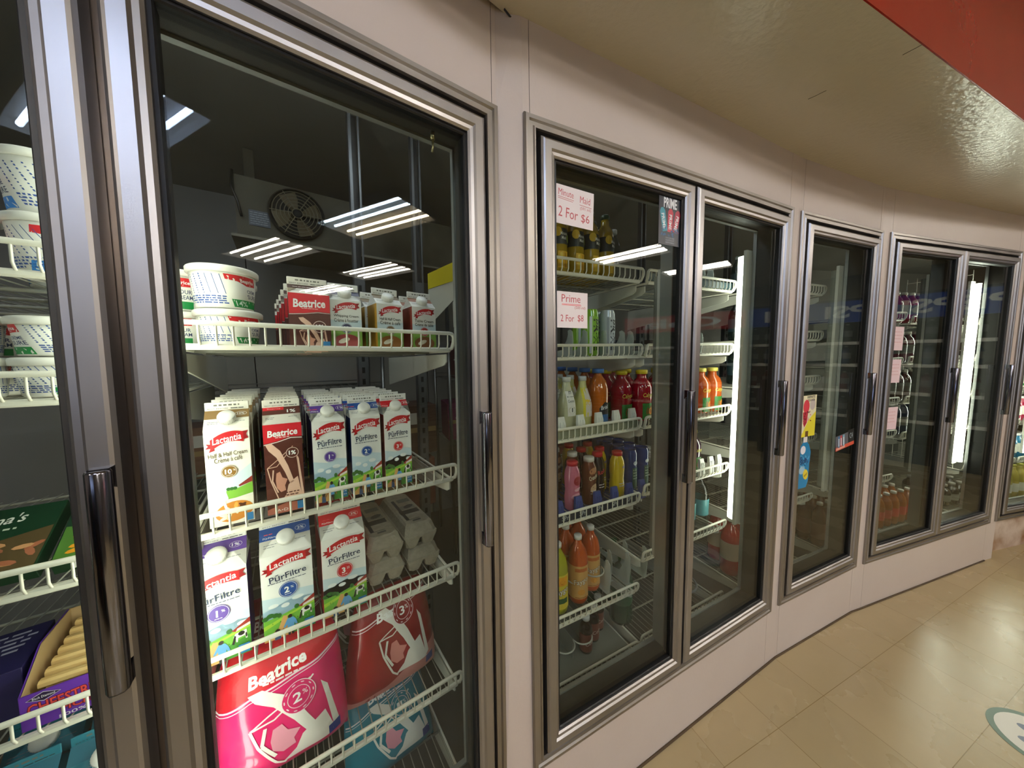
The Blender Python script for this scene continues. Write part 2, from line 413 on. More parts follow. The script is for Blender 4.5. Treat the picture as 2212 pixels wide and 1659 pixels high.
# walk-in cooler room behind the doors
bk = [wl(1, -1.4, .1, 0), wl(1, 0, .1, 0)] + [p for k in (2, 3, 4, 5, 6) for p in (wl(k, 0, .1, 0), wl(k, W[k], .1, 0))] + [wl(6, W[6] + .8, .1, 0)]
far = [wl(6, W[6] + .8, 2.3, 0), wl(5, .6, 2.2, 0), wl(3, .3, 2.2, 0), wl(2, .2, 2.15, 0), wl(1, -.55, 2.15, 0), wl(1, -2.6, 2.15, 0), wl(1, -2.6, .1, 0)]
poly = [(p[0], p[1]) for p in bk + far]
mb = MB(); quadprism(mb, [(x, y, .0) for x, y in poly], [(x, y, .04) for x, y in poly], mat('cooler_floor', '#54524a', .5)); tag(mb.build('floor_cooler'), kind='structure')
mb = MB(); quadprism(mb, [(x, y, 2.5) for x, y in poly], [(x, y, 2.56) for x, y in poly], INSUL); tag(mb.build('ceiling_cooler'), kind='structure')
mb = MB()
for a, b_ in zip(far, far[1:]):
    a = Vector(a[:2]); b_ = Vector(b_[:2]); d = (b_ - a).normalized(); nn = Vector((d.y, -d.x)) * -.06
    P = [a, b_, b_ - nn, a - nn]
    L = (b_ - a).length; k = max(1, int(L / 1.15))
    for i in range(k):   # insulated panels with a seam between each two
        p0 = a + d * (L * i / k + .003); p1 = a + d * (L * (i + 1) / k - .003)
        Q = [p0, p1, p1 - nn, p0 - nn]
        quadprism(mb, [(p.x, p.y, 0) for p in Q], [(p.x, p.y, 2.5) for p in Q], INSUL)
    Q = [a - nn * .5, b_ - nn * .5, b_ - nn, a - nn]
    quadprism(mb, [(p.x, p.y, 0) for p in Q], [(p.x, p.y, 2.5) for p in Q], DARK)
tag(mb.build('wall_cooler'), kind='structure')
mb = MB()   # wall above the opening inside the cooler
zz = [(p[0], p[1]) for p in bk]
for (a, b_) in zip(zz, zz[1:]): mb.add([(a[0], a[1] + .001, SOFZ - .01), (b_[0], b_[1] + .001, SOFZ - .01), (b_[0], b_[1] + .001, 2.56), (a[0], a[1] + .001, 2.56), (a[0], a[1] + .03, SOFZ - .01), (b_[0], b_[1] + .03, SOFZ - .01), (b_[0], b_[1] + .03, 2.56), (a[0], a[1] + .03, 2.56)], [(0, 1, 2, 3), (7, 6, 5, 4), (0, 4, 5, 1), (3, 2, 6, 7)], INSUL)
tag(mb.build('wall_cooler_header'), kind='structure')

# ------------------------------------------------------------------ ceiling lights
def troffer(x, y, rz, label, c1='#fff6ea', c2='#fff6ea', tubes=4):
    t = thing('ceiling_light', label, 'ceiling light', T(x, y, CEIL - .001) @ RZ(rz), 'fluorescent ceiling lights')
    mb = MB(); M = mat('white_enamel', '#e8e6e0', .3)
    mb.box(-.29, .29, -.56, .56, -.012, 0, M)
    for s in (-1, 1): mb.box(s * .29 - .012, s * .29 + .012, -.575, .575, -.075, 0, M)
    for s in (-1, 1): mb.box(-.29, .29, s * .565 - .01, s * .565 + .01, -.075, 0, M)
    mb.build('housing', t)
    for i in range(tubes):
        xx = (-.2, -.08, .08, .2)[i]
        q = MB(); q.lathe([(.014, -.52), (.014, .52)], mat('tube_' + (c1 if i < 2 else c2), c1 if i < 2 else c2, .5, emit=TROFFER), 6)
        q.xf(T(xx, 0, -.045) @ RX(PI / 2)); q.build('fluorescent_tube', t)
    return t
r0 = math.radians(5)
troffer(2.08, -1.36, r0, 'four-tube ceiling light mirrored largest in the dairy door beside the fan', '#cfe6ff', '#ffe9c6')
troffer(2.26, -3.2, r0, 'four-tube ceiling light mirrored in the dairy door above the sour cream tubs')
troffer(3.55, -2.67, r0, 'four-tube ceiling light mirrored in the dairy door above the cream cartons')
troffer(4.12, -4.4, r0, 'four-tube ceiling light mirrored in the dairy door over the chocolate milk carton')
troffer(.36, -1.83, r0, 'bluish ceiling light mirrored at the top left of the dairy door', '#cfe0ff', '#c4d8ff')
troffer(4.73, -.41, r0, 'ceiling light mirrored in the drinks door under the tall black sticker')
troffer(6.45, .3, r0, 'ceiling light mirrored in the right-hand drinks door')
troffer(-1.6, -2.4, r0, 'ceiling light far left behind the photographer')
troffer(-1.3, -5.4, r0, 'ceiling light near the shop windows')

# ------------------------------------------------------------------ cooler frames and doors
def mitre(mb, x0, x1, z0, z1, prof, M):
    n = len(prof); vs = []
    for (d, y) in prof: vs += [(x0 + d, y, z0 + d), (x1 - d, y, z0 + d), (x1 - d, y, z1 - d), (x0 + d, y, z1 - d)]
    mb.add(vs, [(i * 4 + k, i * 4 + (k + 1) % 4, (i + 1) % n * 4 + (k + 1) % 4, (i + 1) % n * 4 + k) for i in range(n) for k in range(4)], M)
GREYJ = mat('grey_jamb', '#a9aba8', .35, .6)
FRM = {}
def frame(k, x0, x1, muls, label):
    t = thing('glass_door_unit', label, 'glass door unit', F[k] @ T(0, 0, 0), 'glass door units of the cooler'); FRM[k] = t
    mb = MB(); mitre(mb, x0, x1, FB, FT, [(0, .01), (0, -.006), (.003, -.010), (.012, -.010), (.015, -.005), (.024, -.005), (.027, -.009), (.030, -.009), (.032, -.004), (.032, .03)], STEEL2)
    mb.build('outer_frame', t)
    mb = MB(); mitre(mb, x0, x1, FB, FT, [(.032, .029), (.032, .036), (.062, .036), (.062, .10), (.070, .10), (.070, .094), (.066, .094), (.066, .030), (.032, .030)], mat('dark_jamb', '#33322f', .45))
    mitre(mb, x0, x1, FB, FT, [(.064, .088), (.072, .088), (.072, .101), (.064, .101)], GREYJ)
    mitre(mb, x0, x1, FB, FT, [(.03, .025), (.062, .025), (.062, .04), (.03, .04)], BLACK)
    mb.build('inner_jamb', t)
    for x in muls:
        mb = MB(); mb.box(x - .03, x + .03, .027, .045, FB + .035, FT - .035, mat('mullion_metal', '#7d726a', .28, .9)); mb.box(x - .02, x + .02, .045, .10, FB + .035, FT - .035, GREYJ)
        for z in (.36, .62, .8, .9, 1.02, 1.25, 1.5, 1.62, 1.9):   # screws
            mb.lathe([(.0045, 0), (.0045, .002), (.003, .003)], CHROME, 10, (0, 0, 0)); mb.xf(T(x + .004, .027, z) @ RX(PI / 2), len(mb.v) - 30)
        mb.build('mullion', t)
    return t
def door(k, x0, x1, side, label):
    w = (x1 - x0) / 2; h = 1.982 - .314; X = T((x0 + x1) / 2, 0, .314)
    mb = MB(); mitre(mb, -w, w, 0, h, [(0, .024), (0, -.012), (.004, -.017), (.008, -.019), (.026, -.019), (.030, -.014), (.037, -.013), (.041, -.009), (.041, .02)], STEEL)
    t = mb.xf(X).build('door', FRM[k]); t['label'] = label
    mb = MB(); mitre(mb, -w, w, 0, h, [(.0405, -.004), (.047, -.006), (.049, -.003), (.049, .022), (.0405, .022)], BLACK)
    mb.xf(X).build('gasket', t)
    mb = MB(); mb.box(-w + .046, w - .046, .003, .008, .046, h - .046, GLASS); mb.xf(X).build('glass_pane', t)
    x = side * (w - (.014 if x0 < -1 else .019))
    mb = MB(); z0, z1 = .70, (.998 if x0 < -1 else 1.015); d = -.034
    for z in (z0, z1):
        s = 1 if z == z0 else -1
        mb.hull([(x - .010, -.017, z - .0), (x + .010, -.017, z), (x - .010, -.017, z + s * .03), (x + .010, -.017, z + s * .03), (x - .009, d, z), (x + .009, d, z), (x - .009, d, z + s * .014), (x + .009, d, z + s * .014)], CHROME)
    mb.lathe([(.0100, z0 + .001), (.0112, z0 + .004), (.0112, z1 - .004), (.0100, z1 - .001)], CHROME, 10, (x, d, 0), sq=3)
    o = mb.xf(X).build('handle', t)
    return t
frame(1, -1.215, 0, [-.608], 'metal framed pair of dairy doors nearest the camera')
frame(2, 0, W[2], [.623], 'metal framed pair of drinks doors beside the dairy doors')
frame(3, 0, W[3], [], 'narrow metal framed unit with a single drinks door')
frame(4, 0, W[4], [.66], 'metal framed pair of doors with pink notes on the left one')
frame(5, 0, W[5], [.65], 'metal framed doors at the right edge above the rusty panel')
frame(6, 0, W[6], [.65], 'metal framed pair of doors beyond the rusty panel')
door(1, -.600, -.0405, 1, 'large glass dairy door with milk cartons and tubs behind it')
door(1, -1.176, -.616, 1, 'glass dairy door at the left edge with the long dark handle')
door(2, .042, .616, 1, 'glass drinks door with the handwritten price papers')
door(2, .630, 1.204, 1, 'glass drinks door with the lit tube, right of the door with price papers')
door(3, .042, .641, 1, 'single glass door with the bottle-shaped sticker')
door(4, .044, .655, 1, 'glass door with three pink notes stuck inside')
door(4, .665, 1.277, 1, 'glass door with the brightest tube, right of the pink notes')
door(5, .044, .645, 1, 'glass door cut off by the right edge of the photo')
door(5, .655, 1.256, -1, 'second glass door above the rusty panel')
door(6, .044, .645, 1, 'first glass door beyond the rusty panel')
door(6, .655, 1.256, -1, 'last glass door beyond the rusty panel')

# vertical tubes mounted inside the frames
def tubelight(k, s, z0, z1, w_, d_, emit, label, col='#fdfff0', n=.104, rz=0):
    t = thing('tube_light', label, 'tube light', F[k] @ T(s, n, 0) @ RZ(rz), 'vertical tubes inside the cooler frames')
    mb = MB(); mb.box(-w_ * .5, w_ * .5, .0, .012, z0 - .02, z1 + .02, SHEET); mb.build('backplate', t)
    mb = MB(); M = mat('tube_cover_%g' % emit, col if emit else '#8e9085', .4, emit=emit)
    P = [(-w_ * .42, .012)] + [(w_ * .42 * math.cos(a), .012 + d_ * math.sin(a)) for a in (PI - PI * i / 6 for i in range(1, 6))] + [(w_ * .42, .012)]
    mb.prism(P, z0, z1, M, 'z'); mb.build('diffuser', t)
    return t
tubelight(1, -.610, .36, 1.93, .05, .03, TUBE1, 'lit tube hidden behind the post between the dairy doors')
tubelight(2, .632, .69, 1.73, .046, .03, 0, 'unlit grey tube behind the middle post of the drinks doors')
tubelight(2, W[2] - .085, .675, 1.86, .05, .035, TUBE2, 'lit white tube at the right side of the drinks door')
tubelight(3, W[3] - .09, .69, 1.86, .046, .03, 0, 'unlit tube inside the single drinks door')
tubelight(4, .665, .69, 1.86, .046, .03, 0, 'unlit tube beside the pink notes door')
tubelight(4, W[4] - .075, .66, 1.855, .055, .035, TUBE4, 'brightest lit tube, inside the door past the pink notes', n=.155, rz=PI)
tubelight(5, .10, .66, 1.86, .05, .035, TUBE5, 'lit tube at the left jamb of the far doors', n=.16, rz=PI)
tubelight(5, W[5] - .085, .66, 1.86, .05, .035, TUBE5, 'lit tube at the right jamb above the rusty panel')
tubelight(5, .65, .66, 1.86, .05, .035, TUBE5, 'lit tube at the middle post above the rusty panel', n=.16, rz=PI)
tubelight(6, .65, .66, 1.86, .05, .035, TUBE5, 'lit tube beyond the rusty panel')

# ------------------------------------------------------------------ wire shelves
SHW = .565
BEDW = mat('dimmed_wire_coating', '#a5a397', .4)  # white coating darkened by colour, standing in for shade on the beds
def make_shelf(name, label, w_=SHW, depth=.62, lip=.045, back=True):
    t = thing(name, label, 'shelf', None, 'white wire shelves')
    h = w_ / 2; mb = MB(); R_ = .0052
    arc = [(h - .012 + .012 * math.sin(a), -.008 * math.cos(a) * 0, lip - .012 + .012 * math.cos(a)) for a in (0, .5, 1.05, 1.57)]
    top = [(-x, y, z) for x, y, z in reversed(arc)] + arc
    fr = [( x, -.012, z) for x, y, z in top]
    end1 = [(h, -.010, lip - .025), (h - .002, -.003, .004), (h - .012, .004, .0)]
    path = [(-x, y, z) for x, y, z in reversed(end1)] + fr + end1
    mb.tube(path, R_, WHITEW, 8)
    mb.build('lip_rail', t)
    mb = MB(); mb.bbox(-h + .008, h - .008, -.006, .006, -.006, .006, WHITEW, .003); mb.build('front_bar', t)
    mb = MB(); n = 22
    for i in range(n):
        x = -h + .018 + (w_ - .036) * i / (n - 1)
        mb.tube([(x, -.012, lip), (x, -.012, .014), (x, -.006, .004), (x, .006, .003)], .0021, WHITEW, 5, False)
    mb.build('lip_wires', t)
    mb = MB()
    for i in range(n):
        x = -h + .018 + (w_ - .036) * i / (n - 1)
        mb.tube([(x, .004, .003), (x, depth, .003)], .0015, BEDW, 4, False)
    for y in (.15, .29, .43, depth - .01): mb.tube([(-h + .01, y, -.004), (h - .01, y, -.004)], .0040, BEDW, 5)
    for s in (-1, 1): mb.tube([(s * (h - .008), 0, -.003), (s * (h - .008), depth, -.003)], .004, WHITEW, 5)
    mb.build('shelf_bed', t)
    for s in (-1, 1):
        mb = MB(); P = [(.012, -.012), (.012, -.034), (.03, -.044), (depth, -.13), (depth, -.012)]
        mb.prism(P, s * (h - .012) - .002, s * (h - .012) + .002, SHEET, 'x')
        mb.build('bracket', t)
    return t
shelf0 = make_shelf('wire_shelf', 'x'); used = [False]
ORD = ['top', 'second', 'third', 'fourth', 'fifth', 'sixth', 'seventh']
N0 = .19
def shelf(k, sc, z, label):
    mx = F[k] @ T(sc, N0, z)
    if not used[0]: used[0] = True; shelf0.matrix_world = mx; shelf0['label'] = label; return shelf0
    return dup(shelf0, mx, label)
D1R, D1L = -.320, -.896
D2L, D2R, D3, D4L, D4R, D5L, D5R = .325, .915, .3415, .345, .975, .345, .955
ZA = {'1R': [1.477, 1.105, .812, .470, .17], '1L': [1.586, 1.386, 1.080, .842, .50],
      '2L': [1.723, 1.440, 1.155, .852, .468, .205], '2R': [1.723, 1.440, 1.155, .875, .588, .215],
      '3': [1.748, 1.502, 1.260, .93, .578, .2], '4L': [1.620, 1.34, 1.09, .88, .588, .21], '4R': [1.60, 1.345, 1.09, .855, .205],
      '5L': [1.6, 1.35, 1.1, .85, .55, .22], '5R': [1.6, 1.35, 1.1, .85, .55, .22]}
DC = {'1R': (1, D1R, 'the large dairy door'), '1L': (1, D1L, 'the dairy door at the left edge'), '2L': (2, D2L, 'the drinks door with price papers'),
      '2R': (2, D2R, 'the drinks door with the lit tube'), '3': (3, D3, 'the single door with the bottle sticker'), '4L': (4, D4L, 'the door with pink notes'),
      '4R': (4, D4R, 'the door right of the pink notes'), '5L': (5, D5L, 'the door cut by the right edge'), '5R': (5, D5R, 'the last door above the rusty panel')}
for key, zs in ZA.items():
    k, sc, nm = DC[key]
    for i, z in enumerate(zs): shelf(k, sc, z, 'white wire shelf, %s from the top behind %s' % (ORD[i], nm))
# added fill lights, hidden above the shelves, to brighten the cooler interior
for k_, s_, lb in ((1, -.75, 'behind the left-edge dairy door'), (1, -.05, 'above the dairy shelves'), (2, .75, 'above the drinks shelves'), (3, .5, 'above the single-door unit'), (4, .8, 'above the brightest unit')):
    t = thing('added_cooler_fill', 'added fill light hidden inside the walk-in cooler ' + lb, 'lamp', at(k_, s_, .40, 2.455), 'added fill lights inside the walk-in cooler')
    mb = MB(); mb.box(-.20, .20, -.05, .05, .02, .045, SHEET); mb.build('housing', t)
    mb = MB(); mb.box(-.19, .19, -.04, .04, .0, .02, mat('cooler_fill_lens_%d' % (k_ > 1), '#e8f0ff', .5, emit=24 if k_ == 1 else 4)); mb.build('lens', t)

# ================================================================== products
def place(root, first, mx, label, group=None):
    """the first call moves the built thing, later calls copy it"""
    if not first.get('u'):
        first['u'] = 1; root.matrix_world = mx; root['label'] = label
        if group: root['group'] = group
        return root
    return dup(root, mx, label, group)
NTH = ['front', 'second', 'third', 'fourth', 'fifth', 'sixth', 'seventh', 'eighth', 'ninth']
def row(root, k, s, z, n0, step, cnt, desc, where, group=None, rz=0, ds=0):
    st = root_state.setdefault(root.name, {})
    for i in range(cnt):
        lab = '%s, %s in row %s' % (desc, NTH[i], where) if cnt > 1 else '%s %s' % (desc, where)
        j = random.uniform(-1, 1)
        place(root, st, at(k, s + ds * i + (j * .002 if i else 0), n0 + step * i, z, rz + (j * .02 if i else 0)), lab, group)
root_state = {}

# ---------------------------------------------- gable-top cartons
def banner(a, x, y, w_, h, c='#c3161f'):
    # scroll with notched tails, arched
    n = 8; top = []; bot = []
    for i in range(n + 1):
        t = -1 + 2 * i / n; ar = (1 - t * t) * h * .30 + t * h * .22
        top.append((x + t * w_ * .40, y + h * .36 + ar)); bot.append((x + t * w_ * .40, y - h * .40 + ar))
    a.poly([(x - w_ * .5, y - h * .10), (x - w_ * .36, y - h * .16), (x - w_ * .30, y - h * .62), (x - w_ * .44, y - h * .74), (x - w_ * .40, y - h * .46), (x - w_ * .52, y - h * .46), (x - w_ * .45, y - h * .28)], '#9c1219')
    a.poly([(x + w_ * .36, y + h * .60), (x + w_ * .52, y + h * .66), (x + w_ * .46, y + h * .36), (x + w_ * .52, y + h * .08), (x + w_ * .30, y - h * .08)], '#9c1219')
    a.up(); a.poly(bot + top[::-1], c); a.up()
    a.text('Lactantia', x, y + h * .16, w_ * .70, h * .50, '#ffffff', .012, .18, .16)
def farm(a, w_, y0, y1, cow=True, man=True):
    x = w_ / 2; H = y1 - y0
    a.poly([(-x, y0 + H * .45), (x, y0 + H * .45), (x, y1), (x * .3, y1 + H * .05), (-x * .2, y1 - H * .04), (-x, y1 + H * .03)], '#cfe3ee')
    a.poly([(-x, y0 + H * .50), (x, y0 + H * .55), (x, y0 + H * .78), (x * .2, y0 + H * .86), (-x, y0 + H * .72)], '#b2d3e8')
    a.up()
    for cx, cy, r in ((-.6, .80, .2), (.35, .84, .24), (.75, .72, .2), (-.15, .74, .17)): a.ell(cx * x, y0 + H * cy, r * x, H * .05, '#eef4f4', 12)
    a.up(); a.poly([(-x, y0), (x, y0), (x, y0 + H * .66), (x * .3, y0 + H * .60), (-x * .3, y0 + H * .53), (-x, y0 + H * .50)], '#6fb33a')
    a.up(); a.poly([(-x, y0 + H * .38), (x * .3, y0 + H * .55), (x, y0 + H * .62), (x, y0 + H * .58), (0, y0 + H * .46), (-x, y0 + H * .28)], '#a8cf3c')
    a.poly([(-x * .1, y0), (x, y0), (x, y0 + H * .42), (x * .25, y0 + H * .30)], '#3f8a2c')
    for i in range(26):
        px = random.uniform(-.9, .95) * x; py = y0 + H * random.uniform(.03, .40); a.poly([(px, py), (px + x * .05, py), (px + x * .02, py + H * .05)], random.choice(('#2f7a26', '#83c04a', '#4e9a34')))
    a.up(); a.poly([(-x, y0), (x * .12, y0), (-x * .05, y0 + H * .28), (-x * .12, y0 + H * .48), (-x * .26, y0 + H * .50), (-x * .45, y0 + H * .24), (-x, y0 + H * .06)], '#dba765')
    for cx, cy, r in ((-.92, .56, .13), (-.74, .60, .15), (-.55, .57, .13), (-.40, .54, .09), (.28, .62, .1)): a.ell(cx * x, y0 + H * cy, r * x, H * .055, '#2f6a28', 10)
    a.poly([(x * .36, y0 + H * .60), (x, y0 + H * .80), (x, y0 + H * .62), (x * .5, y0 + H * .56)], '#9c2a22'); a.up()
    a.poly([(x * .5, y0 + H * .56), (x, y0 + H * .63), (x, y0 + H * .69), (x * .55, y0 + H * .62)], '#efe6da')
    if cow:
        a.up(); a.poly([(x * .40, y0 + H * .44), (x * .48, y0 + H * .52), (x * .86, y0 + H * .55), (x * .88, y0 + H * .34), (x * .82, y0 + H * .34), (x * .80, y0 + H * .42), (x * .56, y0 + H * .40), (x * .54, y0 + H * .32), (x * .49, y0 + H * .32), (x * .48, y0 + H * .42)], '#f4f2ee')
        a.up(); a.poly([(x * .34, y0 + H * .30), (x * .44, y0 + H * .48), (x * .50, y0 + H * .46), (x * .42, y0 + H * .28)], '#15120f')
        a.ell(x * .68, y0 + H * .49, x * .12, H * .05, '#15120f', 8); a.ell(x * .84, y0 + H * .42, x * .03, H * .06, '#15120f', 8)
    if man:
        a.up(); a.poly([(-x * .16, y0 + H * .34), (-x * .10, y0 + H * .40), (x * .12, y0 + H * .40), (x * .22, y0 + H * .32), (x * .28, y0 + H * .20), (x * .20, y0 + H * .19), (x * .15, y0 + H * .26), (x * .14, y0 + H * .14), (-x * .12, y0 + H * .14), (-x * .12, y0 + H * .26), (-x * .22, y0 + H * .20), (-x * .28, y0 + H * .22)], '#5c9fd8')
        a.poly([(-x * .11, y0 + H * .14), (x * .13, y0 + H * .14), (x * .12, 0 + y0 - H * .02), (x * .04, y0 - H * .02), (x * .01, y0 + H * .10), (-x * .02, y0 - H * .02), (-x * .10, y0 - H * .02)], '#1c1a22')
        a.poly([(-x * .60, y0 + H * .14), (-x * .40, y0 + H * .14), (-x * .38, y0 - H * .02), (-x * .62, y0 - H * .02)], '#34507c'); a.up()
        a.ell(0, y0 + H * .44, x * .085, H * .045, '#20170f', 12); a.ell(-x * .50, y0 + H * .18, x * .10, H * .055, '#20170f', 10)
        a.line([(-x * .26, y0 + H * .20), (-x * .42, y0 + H * .10)], x * .06, '#a8714a')
        a.line([(x * .24, y0 + H * .20), (x * .27, y0 + H * .14)], x * .06, '#a8714a')
    a.up()
def pct(a, x, y, r, num, c, sub='%', pt='#ffffff'):
    a.ell(x, y, r, r * 1.0, c, 28); a.up(); a.ring(x, y, r * .92, r * .92, r * .04, pt, 28)
    a.text(num, x - r * (.16 if len(num) == 1 else .12), y, None if len(num) == 1 else r * .85, r * .80, pt, .03)
    a.text(sub, x + r * (.40 if len(num) == 1 else .62), y + r * .2, r * .34, r * .30, pt)
    a.dashes(x - r * .4, x + r * .4, y - r * .6, r * .07, pt, 3)
def art_filtre(w_, hb, num, c, sub='%'):
    a = Art(); k = w_ / .096
    farm(a, w_, .0005, hb * .50)
    banner(a, 0, hb * .88, w_ * .94, hb * .14)
    a.text('PūrFiltre', w_ * .01, hb * .735, w_ * .72, hb * .075, '#1a2b4e', .012, .0, .09)
    a.dashes(-w_ * .38, w_ * .38, hb * .672, hb * .008, '#33415e', 9)
    pct(a, 0, hb * .555, w_ * .185, num, c, sub)
    a.up(); a.rect(w_ * .28, w_ * .47, hb * .02, hb * .12, '#2b7fc0'); a.up(); a.dashes(w_ * .3, w_ * .45, hb * .09, hb * .008, '#ffffff', 2); a.dashes(w_ * .3, w_ * .45, hb * .05, hb * .008, '#ffffff', 3)
    return a
def art_cream(w_, hb, l1, l2, num, c, full=True):
    a = Art(); x = w_ / 2
    a.poly([(-x, hb * .30), (x, hb * .30), (x, hb * .62), (x * .3, hb * .52), (-x * .1, hb * .46), (-x, hb * .50)], '#d3e3ea'); a.up()
    a.poly([(-x * .2, hb * .26), (x, hb * .30), (x, hb * .42), (x * .3, hb * .37), (-x * .2, hb * .36)], '#7fb73e'); a.up()
    a.poly([(x * .35, hb * .40), (x, hb * .48), (x, hb * .42), (x * .4, hb * .385)], '#8c2f27')
    for t in (-.1, .05, .2): a.ell(x * t, hb * .375, x * .1, hb * .018, '#336b2a', 8)
    a.up(); a.poly([(-x, hb * .44), (-x * .5, hb * .42), (-x * .2, hb * .34), (-x * .12, hb * .28), (-x * .22, hb * .24), (-x, hb * .22)], '#f6f4ee')
    a.poly([(-x * .9, hb * .10), (-x * .2, hb * .27), (x, hb * .28), (x, hb * .01), (-x * .9, hb * .01)], '#efe9dd'); a.up()
    a.ell(x * .12, hb * .135, x * .86, hb * .105, '#c9802b', 24, .14); a.up()
    for i in range(9):
        t = i * .7; a.ell(x * (.1 + .5 * math.cos(t)), hb * (.135 + .06 * math.sin(t * 1.3)), x * .22, hb * .016, random.choice(('#fbeed6', '#5b2d10', '#f4d8a6', '#efa94b')), 10, t)
    a.up(); a.line([(-x * .35, hb * .27), (-x * .2, hb * .14)], x * .12, '#fbf9f2')
    banner(a, 0, hb * .88, w_ * .92, hb * .14)
    a.text(l1, 0, hb * .745, w_ * .86, hb * .045, '#5b4a2e', .01, 0, .06); a.text(l2, 0, hb * .69, w_ * .62, hb * .05, '#5b4a2e', .01, 0, .06)
    a.up(); pct(a, 0, hb * .56, w_ * .18, num, c)
    a.up(); a.rect(w_ * .30, w_ * .47, hb * .01, hb * .09, '#2b7fc0')
    return a
def glassart(a, x, y, w_, h, milk='#eec2ac', milk2='#d99a83'):
    """tumbler outline with a stream of milk pouring in; x,y = lower left"""
    P = lambda u, v: (x + u * w_, y + v * h)
    a.poly([P(.02, 1.0), P(.18, 1.02), P(.42, .88), P(.62, .62), P(.76, .36), P(.66, .30), P(.52, .52), P(.30, .78), P(.10, .90)], milk)
    a.poly([P(.36, .04), P(.52, .14), P(.60, .30), P(.70, .36), P(.88, .42), P(1.0, .02)], milk)
    a.poly([P(.98, .04), P(.90, .60), P(.86, .82), P(.94, .72), P(1.05, .08)], milk)
    a.up(); a.poly([P(.25, .40), P(.28, .52), P(.38, .54), P(.44, .44), P(.58, .40), P(.50, .30), P(.52, .22), P(.38, .20), P(.27, .28)], milk2)
    a.line([P(.04, .62), P(.12, .40), P(.30, .10), P(.40, .02)], w_ * .03, milk); a.line([P(.04, .62), P(.34, .74), P(.74, .92)], w_ * .022, milk)
    a.line([P(.04, .62), P(.30, .63), P(.62, .82), P(.78, .94)], w_ * .022, milk); a.line([P(.20, .58), P(.16, .40), P(.30, .20)], w_ * .04, milk)
    a.up()
def art_choc(w_, hb, short=False):
    a = Art(); x = w_ / 2; q = .80 if not short else .62
    a.poly([(-x, hb * (q - .01)), (-x * .3, hb * (q + .01)), (x * .4, hb * (q + .05)), (x, hb * (q + .04)), (x, hb), (-x, hb)], '#d81f2c')
    a.line([(-x, hb * (q - .02)), (-x * .3, hb * q), (x * .4, hb * (q + .035)), (x, hb * (q + .025))], hb * .009, '#fbe9e4')
    a.up(); a.text('Beatrice', 0, hb * (.90 if not short else .82), w_ * .78, hb * (.075 if not short else .16), '#ffffff', .03, .08, .04)
    a.dashes(-w_ * .2, w_ * .2, hb * (.85 if not short else .72), hb * .01, '#ffd9d4', 4)
    r = w_ * .17; cx, cy = w_ * .22, hb * (.665 if not short else .38)
    if not short: glassart(a, -w_ * .48, hb * .10, w_ * .92, hb * .68)
    else: glassart(a, -w_ * .3, -hb * .12, w_ * .7, hb * .66)
    a.up(); a.ell(cx, cy, r * 1.05, r * 1.05, '#5a2a20', 26); a.up(); a.ring(cx, cy, r, r, r * .1, '#f1d2c4', 26)
    a.text('1%', cx, cy, r * 1.1, r * .8, '#ffffff', .03)
    if not short:
        a.up(); a.poly([(-x, 0), (x, 0), (x, hb * .09), (0, hb * .11), (-x, hb * .06)], '#b86a58'); a.up()
        a.dashes(0, w_ * .35, hb * .22, hb * .012, '#5a2a20', 3); a.dashes(0, w_ * .35, hb * .19, hb * .012, '#5a2a20', 3)
        a.text('A•D', -w_ * .12, hb * .035, w_ * .3, hb * .03, '#f4e4dc', .01)
    a.rect(w_ * .28, w_ * .47, hb * .01, hb * .1, '#2b86c4')
    return a
